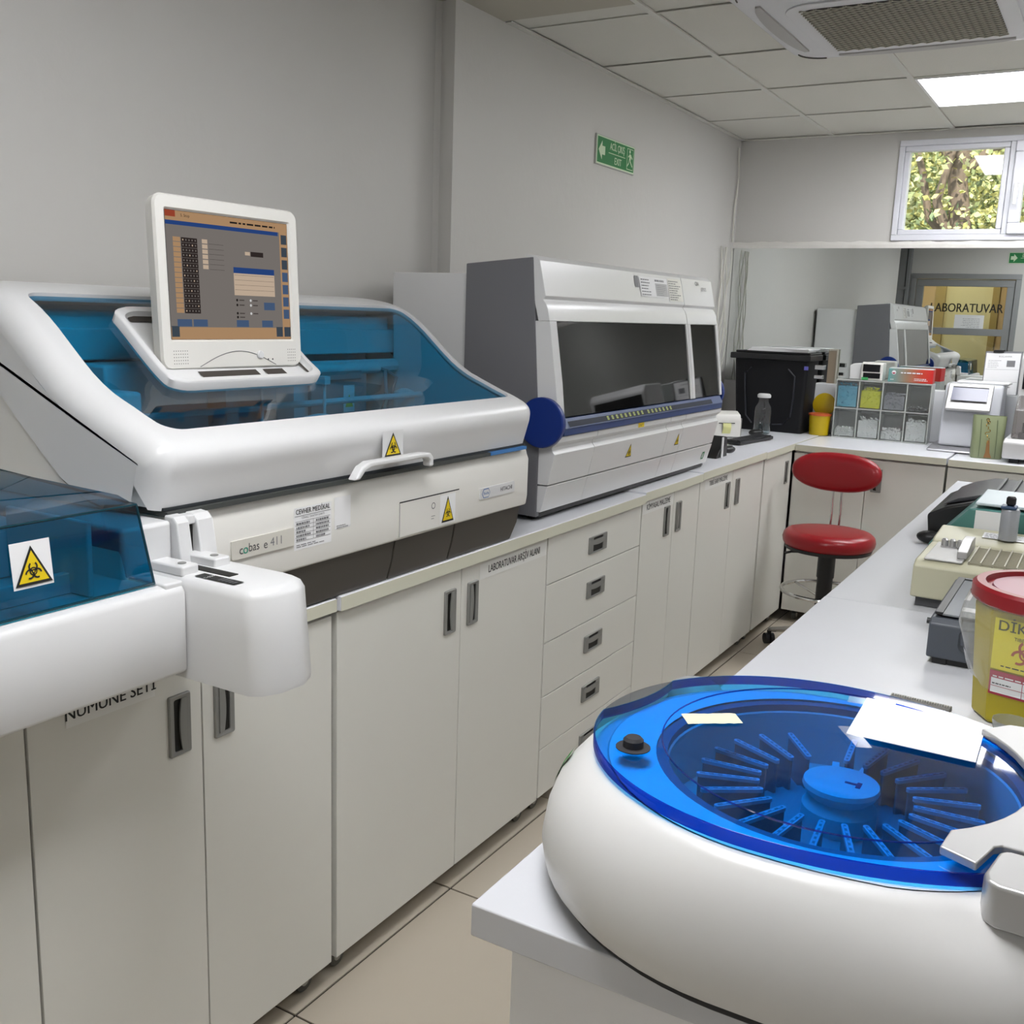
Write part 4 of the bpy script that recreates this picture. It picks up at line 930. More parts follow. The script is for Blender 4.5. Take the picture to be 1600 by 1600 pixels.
# ================================================================== ISLAND ITEMS
# dark slate box
t = thing('slate_instrument', 'dark slate-grey boxy instrument left of the red-lidded sharps bin', 'laboratory instrument', (-.16, 2.14, .95))
slate = mat('slate_plastic', '4a4f57', .45)
sp = [(1.975,.962),(1.972,1.028),(1.985,1.038),(2.31,1.042),(2.335,1.03),(2.335,.962)]
mb = MB(); mb.prism(sp, 'x', -.246, -.02); obj('body', mb, slate, t, bevel=.004)
mb = MB(); mb.loft([[(x,1.9725,z) for x,z in rrect(-.155,1.005,.075,.040,.010,4)],[(x,1.971,z) for x,z in rrect(-.155,1.005,.075,.040,.010,4)],[(x,1.9735,z) for x,z in rrect(-.155,1.006,.066,.034,.008,4)]], False, True)
obj('grip_recess', mb, mat('slate_dark','3a3f47',.5), t)
obj('top_frame', MB().box(-.240,-.226,1.99,2.31,1.0425,1.048).box(-.226,-.02,2.296,2.31,1.0425,1.048), black_m, t, bevel=.001)
obj('top_glass', B(-.226,-.02,1.99,2.296,1.0425,1.0455), mat('scuffed_glass','7d8186',.12), t)
obj('top_label', MB().box(-.205,-.195,2.12,2.19,1.0457,1.0463).box(-.20,-.17,2.03,2.06,1.0457,1.0463), paper, t)
obj('side_knob', MB().tube([(-.252,1.99,1.028),(-.240,1.99,1.028)], .006, 12), black_m, t)
obj('foot', MB().box(-.235,-.21,1.98,2.0,.9505,.962).box(-.235,-.21,2.30,2.32,.9505,.962).box(-.05,-.03,1.98,2.32,.9505,.962).box(-.235,-.03,1.985,2.02,.9505,.962), black_m, t)
# cream machine with tray, teal back
cream = mat('cream_plastic', 'bdbaa0', .45); tealp = mat('teal_plastic','4d827c',.45)
t = thing('cream_instrument', 'cream plastic instrument with metal grid tray on the island', 'laboratory instrument', (-.15, 2.56, .95))
cp = [(2.375,.972),(2.378,1.045),(2.40,1.056),(2.62,1.056),(2.64,1.05),(2.64,.972)]
obj('body', MB().prism(cp, 'x', -.344, .16), cream, t, bevel=.005)
obj('foot_block', B(-.333,.15,2.39,2.62,.950,.972), mat('foot_grey','4c4c4f',.6), t)
obj('tray_plate', B(-.325,-.245,2.395,2.60,1.0565,1.062), sil, t, bevel=.002)
mb = MB()
for k in range(12): mb.box(-.235,.14,2.41+.016*k,2.4125+.016*k,1.0565,1.062)
for k in range(16): mb.box(-.235+.024*k,-.232+.024*k,2.405,2.60,1.0565,1.064)
obj('grid_tray', mb, mat('grid_metal','a8a492',.4,.3), t, kind='stuff')
mb = MB().prism([(2.43,1.062),(2.43,1.078),(2.50,1.092),(2.56,1.092),(2.57,1.062)], 'x', -.262, -.240); obj('tray_stop', mb, sil, t, bevel=.002)
for k in range(4): obj('tray_pin', MB().lathe([(.008,0),(.008,.014),(.004,.018)], (-.305+.017*k, 2.56, 1.062), 10), sil, t)
cp2 = [(2.64,.955),(2.64,1.055),(2.66,1.062),(2.80,1.070),(2.80,.955)]
obj('rear_shelf', MB().prism(cp2, 'x', -.345, .16), cream, t, bevel=.006)
f = Flat((-.19,2.73,1.0672), (1,0,0), (0,1,.05)); f.rect(-.05,-.03,.05,.03,paper,.001).lines(-.045,-.025,.045,.025,5,greyink,.3,.0016,21); f.make('top_label', t)
t2 = thing('teal_instrument', 'teal-fronted instrument with white top tray behind the cream one', 'laboratory instrument', (-.15, 2.95, .95))
tp = [(2.806,.955),(2.806,1.062),(2.83,1.072),(2.86,1.115),(3.06,1.125),(3.08,.955)]
mb = MB(); q = [(-.385,.952),(-.375,1.012),(-.285,1.118),(.16,1.125),(.16,.952)]
mb.prism(q, 'y', 2.81, 3.09); obj('body', mb, tealp, t2, bevel=.006)
obj('top_tray', MB().box(-.275,.15,2.82,3.08,1.1262,1.134), mat('pale_tray','cfdbe0',.35), t2, bevel=.003)
obj('top_screen', MB().box(-.15,.10,2.86,3.05,1.1345,1.137), mat('tray_grey','8d8a94',.3), t2)
f = Flat((-.235,2.8095,1.085), (1,0,0), (0,0,1)); f.rect(-.036,-.042,.036,.030,paper,.001).lines(-.028,-.038,.028,-.028,2,greyink,.4,.0015,22); f.make('white_sticker', t2)
t = thing('sensor_column', 'light grey upright column with black knob behind the sharps bin', 'stand', (-.19, 2.70, 1.07))
t.location = (-.183, 2.70, 1.068); W[t.name] = Vector(t.location)
obj('column', MB().lathe([(.021,0),(.021,.072),(.019,.076)], (-.183,2.70,1.0685), 20, sx=1, sy=1), mat('column_grey','a3a6ac',.4,.3), t)
obj('collar', B(-.205,-.170,2.68,2.72,1.1455,1.153), mat('collar_blue','2f4a6a',.4), t, bevel=.003)
obj('knob', MB().lathe([(.008,0),(.011,.004),(.011,.018),(.008,.022)], (-.185,2.70,1.1535), 16), black_m, t)
# black machine
t = thing('black_printer', 'black printer with ribbed top behind the teal instrument', 'printer', (-.2, 3.35, .95))
bp_ = [(-.425,.955),(-.435,1.03),(-.385,1.058),(-.30,1.085),(.12,1.09),(.12,.955)]
obj('body', MB().prism(bp_, 'y', 3.16, 3.62), black_m, t, bevel=.008)
obj('top_cover', MB().prism([(-.40,1.0585),(-.36,1.080),(-.30,1.098),(.10,1.100),(.10,1.091),(-.29,1.0875),(-.375,1.064)], 'y', 3.20, 3.60), mat('charcoal','3b3b40',.35), t, bevel=.003)
mb = MB()
for k in range(9): mb.box(-.27+.042*k,-.262+.042*k,3.22,3.58,1.1005,1.106)
obj('top_rib', mb, black_m, t, kind='stuff')
obj('foot', MB().box(-.40,-.36,3.2,3.24,.949,.955).box(-.40,-.36,3.55,3.59,.949,.955).box(.05,.09,3.2,3.24,.949,.955), rubber, t)
t = thing('black_scanner', 'small black rounded scanner on the worktop by the black printer', 'scanner', (-.40, 3.08, .95))
mb = MB(); mb.sphere((-.415,3.125,.969), .03, 18, 10, (1.25,.9,.62)); obj('shell', mb, black_m, t); obj('cable', MB().tube([(-.385,3.125,.965),(-.36,3.14,.953),(-.34,3.15,.952)], .003, 6), black_m, t)
# sharps container
t = thing('sharps_container', 'large yellow sharps container with red lid wrapped in clear film', 'sharps container', (-.06, 1.80, .95))
ys = mat('sharps_yellow','a5960a',.35)
def oct_(cx, cy, r, z, cut=.42, rotd=-14):
    p = []; 
    for sx, sy in ((1,1),(-1,1),(-1,-1),(1,-1)):
        q = [(sx*r, sy*r*(1-cut)), (sx*r*(1-cut), sy*r)]; q = q if sx*sy > 0 else q[::-1]; p += q
    c_, s_ = cos(R(rotd)), sin(R(rotd)); return [(cx+x*c_-y*s_, cy+x*s_+y*c_, z) for x, y in p]
SC = (-.045, 1.79)
obj('tub', MB().loft([oct_(*SC,.082,.9505), oct_(*SC,.086,.957), oct_(*SC,.098,1.14)]), ys, t, bevel=.003, seg=2, smooth=20)
mb = MB().lathe([(.112,1.142),(.119,1.146),(.119,1.166),(.113,1.171),(.100,1.171),(.097,1.162),(.04,1.160)], (*SC,0), 56); obj('lid', mb, mat('sharps_red','800f1a',.3), t)
obj('lid_insert', MB().lathe([(.090,1.1615),(.088,1.166),(.03,1.167)], (*SC,0), 40), mat('lid_pink','8e4a5e',.3), t)
obj('lid_tab', B(SC[0]+.01,SC[0]+.055,SC[1]-.06,SC[1]-.035,1.168,1.176), yel_m, t, bevel=.003)
rg2 = oct_(*SC,.0868,.957); 
# label sheets on the camera-side face
nrm_a = R(-90-14); nv = Vector((cos(nrm_a), sin(nrm_a), 0)); uv = Vector((cos(nrm_a+pi/2), sin(nrm_a+pi/2), 0))
def face_flat(z, r): 
    o = Vector((SC[0], SC[1], z)) + nv*r; return Flat(o, uv, (nv.x*.06, nv.y*.06, 1))
ybr = mat('label_yellow','d8cd22',.45)
f = face_flat(1.085, .0952); f.rect(-.050,-.040,.052,.044,ybr,.0006).text('DİKKAT', .0, .032, .024, mat('faded_ink','4c4c20',.6), .0012, bold=True).text('TIBBİ ATIK', 0, .015, .008, ink, .0012).biohazard(0,-.008,.024,mat('faded_red','a04a28',.6),ybr,.0012).lines(-.035,-.034,.045,-.028,1,ink,.3,.0012,31); f.make('warning_label', t)
f = face_flat(1.024, .0912); mag = mat('label_red','a32840',.5); f.rect(-.050,-.022,.052,.018,mag,.0006).rect(-.047,-.018,.049,.006,paper,.001).rect(-.0005,-.018,.0005,.006,mag,.0014).rect(-.047,-.0075,.049,-.0065,mag,.0014).lines(-.045,.008,.04,.015,1,paper,.3,.0014,32).lines(-.045,-.004,-.01,.003,1,ink,.3,.0014,33).lines(.005,-.015,.03,-.010,1,ink,.3,.0014,34); f.make('date_label', t)
# film wrap
mb = MB(); rings = []; rg3 = random.Random(4); NW = 48
for k, (r, z) in enumerate(((.119,1.150),(.127,1.13),(.131,1.10),(.128,1.075),(.120,1.05),(.111,1.03),(.106,1.012))):
    rings.append([(SC[0]+(r+rg3.uniform(-.004,.004))*cos(2*pi*i/NW), SC[1]+(r+rg3.uniform(-.004,.004))*sin(2*pi*i/NW), z+rg3.uniform(-.003,.003)) for i in range(NW)])
mb.loft(rings, False, False); obj('plastic_film', mb, glassy('film', (.95,.95,.94), .12, 1, .08, (.8,.8,.75)), t, smooth=80)
# comb rack
t = thing('comb_rack', 'flat grey toothed strip lying behind the centrifuge paper', 'rack', (-.215, 1.74, .95))
mb = MB(); mb.T = Matrix.Translation((-.2155,1.737,.9505)) @ Matrix.Rotation(R(-4),4,'Z'); mb.box(-.048,.048,-.011,.011,0,.006); obj('bar', mb, mat('comb_grey','6c6b66',.5), t, bevel=.001)
mb = MB(); mb.T = Matrix.Translation((-.2155,1.737,.9505)) @ Matrix.Rotation(R(-4),4,'Z')
for k in range(24): mb.box(-.047+.004*k,-.045+.004*k,-.003,.003,.006,.009)
obj('tooth', mb, mat('comb_light','b5b4ae',.5), t, kind='stuff')
# clear cup
t = thing('clear_cup', 'clear ribbed plastic cup at the foot of the sharps container', 'cup', (-.075, 1.62, .95))
mb = MB(); rings = []
for r, z in ((.020,.9505),(.021,.953),(.024,.975),(.027,.992),(.026,.992),(.020,.956)):
    rings.append([(-.072+(r+.0012*(i % 2))*cos(2*pi*i/24), 1.635+(r+.0012*(i % 2))*sin(2*pi*i/24), z) for i in range(24)])
mb.loft(rings, True, True); obj('wall', mb, clear2, t); 

# ================================================================== RED STOOL
CX, CYs = -1.068, 4.75
t = thing('swivel_stool', 'red padded swivel stool with backrest in front of the back counter', 'stool', (CX, CYs, 0))
obj('seat', MB().lathe([(.14,.545),(.198,.552),(.207,.565),(.210,.585),(.205,.605),(.190,.618),(.15,.624),(.05,.626)], (CX,CYs,0), 48), red_m, t, smooth=60)
obj('seat_pan', MB().lathe([(.10,.528),(.195,.535),(.199,.551),(.10,.5515)], (CX,CYs,0), 40), black_m, t)
obj('gas_column', MB().lathe([(.040,.40),(.040,.52),(.052,.528)], (CX,CYs,0), 24).lathe([(.030,.09),(.036,.10),(.036,.41),(.026,.42)], (CX,CYs,0), 24), black_m, t)
obj('lever', MB().tube([(CX-.04,CYs,.515),(CX-.16,CYs-.03,.505),(CX-.19,CYs-.04,.495)], .006, 8), black_m, t)
bc = Vector((CX-.035, CYs+.20, .872))
mb = MB(); rings = []
for k, (yy, s) in enumerate(((-.030,.55),(-.027,.80),(-.018,.95),(0,1.0),(.018,.96),(.028,.80),(.031,.5))):
    ring = []
    for i in range(48):
        a = 2*pi*i/48; x = .212*s*abs(cos(a))**.85*(1 if cos(a) > 0 else -1); z = .094*s*abs(sin(a))**.9*(1 if sin(a) > 0 else -1)
        ring.append((bc.x+x, bc.y+yy-.35*x*x*1.6+.0, bc.z+z))
    rings.append(ring)
mb.loft(rings); mb.v = [tuple(rot(bc,'X',-8) @ Vector(p)) for p in mb.v]; obj('backrest', mb, red_m, t, smooth=60)
for dx in (-.052, -.012): obj('back_bar', MB().tube([(CX+dx,CYs+.10,.54),(CX+dx,CYs+.235,.57),(CX+dx+.0,CYs+.243,.66),(CX+dx,CYs+.225,.83)], .006, 8), chrome, t)
obj('foot_ring', MB().torus((CX,CYs,.33), .195, .009, 56, 8), chrome, t)
for k in range(3):
    a = 2*pi*k/3+.5; obj('ring_spoke', MB().tube([(CX+.036*cos(a),CYs+.036*sin(a),.30),(CX+.192*cos(a),CYs+.192*sin(a),.33)], .006, 6), chrome, t)
for k in range(5):
    a = R(163+72*k); ex, ey = CX+.275*cos(a), CYs+.275*sin(a)
    obj('base_leg', MB().tube([(CX+.02*cos(a),CYs+.02*sin(a),.115),(CX+.15*cos(a),CYs+.15*sin(a),.105),(ex,ey,.072)], [.022,.017,.012], 10), chrome, t)
    mb = MB(); mb.T = Matrix.Translation((ex,ey,.027)) @ Matrix.Rotation(a+1.0,4,'Z'); mb.tube([(-.022,0,0),(-.004,0,0)], .027, 16).tube([(.004,0,0),(.022,0,0)], .027, 16).box(-.006,.006,-.012,.012,.01,.04)
    obj('caster', mb, black_m, t)

# ================================================================== BACK COUNTER THINGS
ZK = .953
# clear drawer bins
t = thing('drawer_bins', 'clear eight-compartment tilt bin organiser standing on the back worktop', 'organiser', (-1.09, 5.83, ZK))
bx0, bx1, by0, by1, bz0, bz1 = -1.337, -.842, 5.765, 5.905, ZK+.0005, 1.275
def BT(mb): mb.v = [tuple(rot((-1.09,5.83,0),'Z',2.5) @ Vector(p)) for p in mb.v]; return mb
mb = MB().box(bx0,bx1,by1-.006,by1,bz0,bz1).box(bx0,bx0+.006,by0,by1-.006,bz0,bz1).box(bx1-.006,bx1,by0,by1-.006,bz0,bz1).box(bx0+.006,bx1-.006,by0,by1-.006,bz1-.006,bz1).box(bx0+.006,bx1-.006,by0,by1-.006,bz0,bz0+.006)
cw = (bx1-bx0)/4; zm = 1.118
for k in range(1,4): mb.box(bx0+cw*k-.003,bx0+cw*k+.003,by0,by1-.006,bz0+.006,bz1-.006)
mb.box(bx0+.006,bx1-.006,by0,by1-.006,zm-.003,zm+.003); obj('frame', BT(mb), mat('bin_frame','b9bcb8',.35), t)
fill = [[('fill_white','f0f2f0',.05,2),('fill_white','f0f2f0',.11,3),('fill_white','f0f2f0',.06,2),('fill_white','f0f2f0',.12,3)],[('fill_blue','6cc3dd',.13,2),('fill_yellow','e6e820',.11,1),('fill_grey','a9aab0',.09,2),('fill_dark','6e6f70',.02,2)]]
for r_ in range(2):
    for k in range(4):
        x0, x1 = bx0+cw*k+.005, bx0+cw*(k+1)-.005; z0, z1 = (bz0+.008, zm-.006) if r_ == 0 else (zm+.006, bz1-.008)
        mb = MB().box(x0,x1,by0-.003,by0,z0,z1).box(x0,x1,by0-.010,by0-.003,z1-.010,z1-.004)
        d = obj('bin_drawer', BT(mb), binglass, t)
        nm, colr, hh2, kk = fill[r_][k]; rg4 = random.Random(r_*7+k); mb = MB()
        for i in range(110):
            p = Vector((rg4.uniform(x0+.012,x1-.012), rg4.uniform(by0+.008,by0+.030), z0+.004+hh2*rg4.random()**.8)); L_ = rg4.uniform(.008,.022)
            mb.T = Matrix.Translation(p) @ Matrix.Rotation(rg4.uniform(0,6.28),4,'Z') @ Matrix.Rotation(rg4.uniform(-.8,.8),4,'Y'); mb.box(-L_/2,L_/2,-.003,.003,-.002,.002)
        mb.T = Matrix.Identity(4); mb.box(x0+.006,x1-.006,by0+.014,by1-.02,z0+.002,z0+max(hh2-.015,.006)); obj('bin_contents', BT(mb), mat(nm,colr,.5), d, kind='stuff')
# small device + glove box on top of bins
t = thing('vein_scanner', 'small white device with black display on the bin organiser', 'device', (-1.18, 5.83, 1.2755))
obj('side_shell', MB().prism([(-1.278,1.276),(-1.282,1.35),(-1.262,1.362),(-1.215,1.366),(-1.215,1.276)], 'y', 5.80, 5.87), plast, t, bevel=.006)
mb = MB(); q = [(5.775,1.276),(5.785,1.366),(5.80,1.374),(5.87,1.37),(5.87,1.276)]; mb.prism(q, 'x', -1.214, -1.10); obj('body', mb, plast2, t, bevel=.006)
mb = MB().prism([(5.7815,1.322),(5.7855,1.362),(5.782,1.362),(5.778,1.322)], 'x', -1.205,-1.115); obj('display', mb, blackg_m, t, bevel=.001)
obj('lower_window', MB().prism([(5.776,1.288),(5.780,1.316),(5.7765,1.316),(5.7725,1.288)], 'x', -1.200,-1.112), blackg_m, t)
obj('green_tag', B(-1.205,-1.172,5.766,5.7745,1.278,1.292), mat('tag_green','3fa05c',.5), t)
gb = thing('glove_box', 'teal-to-red glove box lying on the bin organiser', 'box', (-.98, 5.83, 1.2755))
gradm = bpy.data.materials.new('box_gradient'); gradm.use_nodes = True; nt = gradm.node_tree; bs = nt.nodes['Principled BSDF']; bs.inputs['Roughness'].default_value = .4
tc = nt.nodes.new('ShaderNodeTexCoord'); sx_ = nt.nodes.new('ShaderNodeSeparateXYZ'); rp = nt.nodes.new('ShaderNodeValToRGB'); nt.links.new(tc.outputs['Generated'], sx_.inputs[0]); nt.links.new(sx_.outputs[0], rp.inputs[0]); nt.links.new(rp.outputs[0], bs.inputs['Base Color'])
rp.color_ramp.elements[0].color = (*S('5fa0a0'),1); rp.color_ramp.elements[1].color = (*S('cc2426'),1); e = rp.color_ramp.elements.new(.45); e.color = (*S('9c7a60'),1); e = rp.color_ramp.elements.new(.75); e.color = (*S('c8442f'),1)
def GT(mb): mb.v = [tuple(rot((-.955,5.82,0),'Z',3) @ Vector(p)) for p in mb.v]; return mb
obj('carton', GT(B(-1.070,-.845,5.775,5.885,1.276,1.348)), gradm, gb, bevel=.002)
obj('carton_top', GT(B(-1.068,-.847,5.777,5.883,1.3483,1.3515)), mat('box_top','cfd2d4',.4), gb)
f = Flat((-.955,5.7735,1.312), (cos(R(3)),sin(R(3)),0), (0,0,1)); f.poly(circ(-.085,.015,.011,16), paper, .0012).poly(circ(-.085,.015,.008,16,180,360), mag, .0018).lines(-.05,.012,.10,.020,1,paper,.8,.0012,41).lines(.02,-.024,.10,-.008,2,paper,.5,.0012,42).lines(-.1,-.024,-.07,-.016,1,paper,.5,.0012,43); f.make('carton_print', gb, kind='stuff')
# black container with papers
t = thing('black_container', 'large black lidded plastic container in the corner of the counter', 'container', (-1.70, 5.78, .957))
navy = mat('container_black','08090e',.55,spec=.3)
mb = MB(); mb.loft([[(x,y,.958) for x,y in rrect(-1.685,5.83,.38,.24,.02,4)],[(x,y,1.36) for x,y in rrect(-1.695,5.83,.42,.25,.02,4)]]); obj('tub', mb, navy, t, smooth=30)
obj('lid', MB().box(-1.925,-1.468,5.68,5.955,1.362,1.395).box(-1.90,-1.475,5.70,5.96,1.395,1.408), black_m, t, bevel=.006)
mb = MB(); rc = [(-1.80,1.30),(-1.83,1.26),(-1.80,1.30)]
for pp in ([(-1.80,1.315),(-1.835,1.28),(-1.83,1.20),(-1.815,1.04),(-1.78,1.0)], [(-1.59,1.315),(-1.55,1.275),(-1.55,1.16),(-1.56,1.05),(-1.60,1.005),(-1.66,1.0)]):
    mb.tube([(x, 5.71-(z-.958)*.037-.002, z) for x, z in pp], .0045, 6)
obj('rib', mb, mat('rib_black','1f222b',.3), t)
obj('blue_tag', MB().box(-1.50,-1.478,5.687,5.694,1.315,1.335), mat('tag_blue','5a58a8',.5), t)
obj('clip', MB().box(-1.452,-1.40,5.72,5.76,1.32,1.345).box(-1.452,-1.405,5.72,5.76,1.27,1.29), chrome, t, bevel=.003)
t = thing('paper_stack', 'stack of white papers on the black container', 'papers', (-1.68, 5.83, 1.41))
for k in range(4):
    mb = MB(); mb.T = rot((-1.66,5.82,0),'Z',random.uniform(-4,4)); mb.box(-1.84+.01*k,-1.50+.005*k,5.71,5.93,1.4085+.005*k,1.4130+.005*k); obj('sheet', mb, paper, t)
t = thing('reflection_board', 'made-up tan framed panel standing for a mirror reflection beside the black container', 'frame', (-1.43, 5.95, 1.236))  # added board in place of a reflection in the mirror
obj('frame', MB().box(-1.44,-1.395,5.965,5.975,1.2365,1.42), mat('tan_board','8d7f6c',.6), t); obj('rim', MB().box(-1.395,-1.388,5.96,5.978,1.2365,1.43).box(-1.44,-1.395,5.96,5.978,1.421,1.43), mat('rim_light','a9a598',.4), t)
# water bottle
t = thing('glass_bottle', 'clear glass bottle with white cap before the black container', 'bottle', (-1.67, 5.58, .957))
bc_ = (-1.672,5.56,.9575)
obj('bottle_glass', MB().lathe([(.042,0),(.046,.004),(.046,.125),(.043,.150),(.028,.172),(.026,.192),(.030,.200)], bc_, 32, cap=False), clear, t, smooth=60)
obj('water', MB().lathe([(.043,.004),(.0435,.058)], bc_, 28), glassy('water', (.72,.80,.82), .02, 1), t)
obj('cap', MB().lathe([(.034,.200),(.037,.203),(.037,.215),(.030,.222)], bc_, 28), plast, t)
obj('bottle_base', MB().lathe([(.041,.0005),(.041,.004)], bc_, 28), clear2, t)
# small yellow sharps bin
t = thing('yellow_sharps_bin', 'small yellow sharps bin with orange rim and open lid', 'sharps container', (-1.40, 5.78, .957))
sc_ = (-1.412,5.78,.9575); ym = mat('bin_yellow','b89f0a',.4)
obj('tub', MB().lathe([(.052,0),(.058,.108)], sc_, 20), ym, t, smooth=30)
obj('rim', MB().lathe([(.062,.108),(.063,.118),(.055,.120)], sc_, 28), mat('rim_orange','c0542a',.4), t)
mb = MB(); mb.T = Matrix.Translation((-1.412,5.846,1.078)) @ Matrix.Rotation(R(82),4,'X'); mb.lathe([(.062,0),(.064,.004),(.056,.008)], (0,.045,0), 28); obj('open_lid', mb, ym, t)
# blood gas analyser with screen
t = thing('screen_analyzer', 'light grey analyser with tilted touch screen behind the green handbag', 'laboratory analyser', (-.64, 5.72, .953))
lg = mat('light_grey','c3c5cb',.4)
mb = MB(); q = [(5.63,.975),(5.655,1.12),(5.66,1.19),(5.70,1.285),(5.72,1.292),(5.88,1.292),(5.90,.975)]; mb.prism(q, 'x', -.765, -.49); obj('body', mb, lg, t, bevel=.012)
obj('top_cap', B(-.72,-.47,5.74,5.90,1.292,1.305), plast, t, bevel=.006)
mb = MB(); q = [(5.615,1.165),(5.625,1.155),(5.650,1.185),(5.712,1.283),(5.706,1.296),(5.690,1.292)]; mb.prism(q, 'x', -.748,-.535); obj('screen_bezel', mb, sil, t, bevel=.005)
dv = Vector((0,.081,.118)).normalized()
f = Flat((-.640,5.6535,1.2385), (1,0,0), dv); f.rect(-.085,-.036,.085,.045,mat('touch_glass','6c6e82',.15),.004).rect(-.085,.040,.085,.046,ink,.0045); f.make('touch_screen', t)
obj('base_plate', MB().prism([(5.52,.954),(5.53,.966),(5.66,.975),(5.88,.975),(5.88,.954)], 'x', -.80, -.49), mat('base_silver','9a9a9e',.3,.5), t, bevel=.006)
obj('side_slot', B(-.605,-.53,5.6335,5.645,1.02,1.12), ink, t)
# handbag
t = thing('handbag', 'green leather handbag with brown strap and gold chain on the back worktop', 'handbag', (-.52, 5.47, .95))
gl_ = mat('olive_leather','8b9470',.4,bump=.1,bscale=90)
mb = MB(); rings = []
for z, w_, d_ in ((.951,.135,.085),(.958,.142,.092),(1.05,.142,.085),(1.14,.150,.060),(1.158,.150,.050)):
    rings.append([(x,y,z) for x,y in rrect(-.515,5.46,w_,d_,.018,5)])
mb.loft(rings, True, False); mb.loft([[(x,y,z) for x,y in rrect(-.515,5.46,w_,d_,.016,5)] for z,w_,d_ in ((1.158,.148,.047),(1.10,.13,.04))], False, True); mb.v = [tuple(rot((-.515,5.46,0),'Z',10) @ Vector(p)) for p in mb.v]
hbg = obj('bag_body', mb, gl_, t, smooth=50)
def bt(p): return tuple(rot((-.515,5.46,0),'Z',10) @ Vector(p))
mb = MB()
for x in (-.550,-.478): mb.tube([bt((x,5.4125,.956)),bt((x,5.416,1.05)),bt((x-.004,5.428,1.14))], .0016, 6)
obj('seam', mb, mat('olive_dark','5f6a4c',.5), t)
mb = MB(); P_ = [(-.520,1.04),(-.508,1.04),(-.503,.98),(-.492,.956),(-.528,.956),(-.522,.98)]; mb.add([bt((x,5.4135 if z < 1 else 5.4135+(z-.96)*.03,z)) for x,z in P_]+[bt((x,5.4115 if z < 1 else 5.4115+(z-.96)*.03,z)) for x,z in P_], [tuple(range(6)),tuple(range(6,12))[::-1]]+[(i,(i+1)%6,6+(i+1)%6,6+i) for i in range(6)]); obj('strap', mb, mat('brown_leather','8a6236',.5), t)
gold = mat('gold','c9a45a',.25,1)
for k in range(9):
    mb = MB(); z = 1.140-.0135*k; x = -.525+.006*sin(k*2.1)+.0012*k; mb.torus((0,0,0), .0062, .0018, 12, 6)
    Mx = Matrix.Translation(bt((x,5.418+(z-1.03)*.09,z))) @ Matrix.Rotation(R(90 if k % 2 else 70),4,'X') @ Matrix.Rotation(R(k*40),4,'Y'); mb.v = [tuple(Mx @ Vector(p)) for p in mb.v]; obj('chain_link', mb, gold, t)
# white instrument at the right edge
t = thing('white_instrument', 'white instrument with smoky cover at the right edge of the back worktop', 'laboratory analyser', (-.28, 5.5, .95))
obj('base', MB().prism([(5.31,.972),(5.30,1.05),(5.32,1.065),(5.85,1.065),(5.85,.972)], 'x', -.432, -.02), plast, t, bevel=.010)
obj('foot', MB().box(-.40,-.36,5.34,5.38,.9505,.972).box(-.10,-.06,5.34,5.38,.9505,.972).box(-.40,-.06,5.78,5.82,.9505,.972), rubber, t)
obj('tower', MB().prism([(5.58,1.065),(5.56,1.44),(5.60,1.475),(5.85,1.475),(5.85,1.065)], 'x', -.418, -.05), plast, t, bevel=.014)
obj('smoky_cover', MB().prism([(5.34,1.066),(5.38,1.20),(5.50,1.26),(5.578,1.26),(5.585,1.066)], 'x', -.405, -.05), glassy('smoky', (.55,.52,.50), .06, .9, .25, (.42,.40,.40)), t, bevel=.008)
obj('tube_rack', MB().box(-.38,-.1,5.42,5.50,1.066,1.085).lathe([(.009,0),(.009,.05)],(-.36,5.46,1.085),10).lathe([(.009,0),(.009,.05)],(-.33,5.46,1.085),10).lathe([(.009,0),(.009,.05)],(-.30,5.46,1.085),10), black_m, t)
obj('display', MB().prism([(5.568,1.29),(5.562,1.42),(5.556,1.42),(5.562,1.29)], 'x', -.400,-.08), blackg_m, t, bevel=.002)
# clipboard sheet leaning on mirror
t = thing('leaning_notice', 'white instruction sheet on a clipboard leaning against the mirror', 'clipboard', (-.55, 5.95, 1.236))
tl = Vector((0,.10,.99)).normalized()
f = Flat((-.535,5.955,1.345), (.995,-.05,.03), tl); f.slab([(-.088,-.115),(.088,-.115),(.088,.115),(-.088,.115)], mat('clip_board','7c7c80',.5), -.004, 0); f.make('board', t)
f = Flat((-.535,5.955,1.345), (.995,-.05,.03), tl); f.rect(-.083,-.110,.083,.106,paper,.001).text('KULLANMA', 0.01, .088, .012, greyink, .0016).rect(.02,.035,.06,.068,greyink,.0016).rect(-.08,.02,.08,.021,greyink,.0014).rect(-.08,-.045,.08,-.044,greyink,.0014).lines(-.07,.03,.0,.075,5,greyink,.2,.0014,51).lines(-.03,-.075,.05,-.060,1,greyink,.5,.0014,52); f.make('sheet', t)
f = Flat((-.535,5.955,1.345), (.995,-.05,.03), tl); f.slab([(-.05,.108),(.0,.108),(.0,.122),(-.05,.122)], black_m, .0, .006); f.make('clip', t)
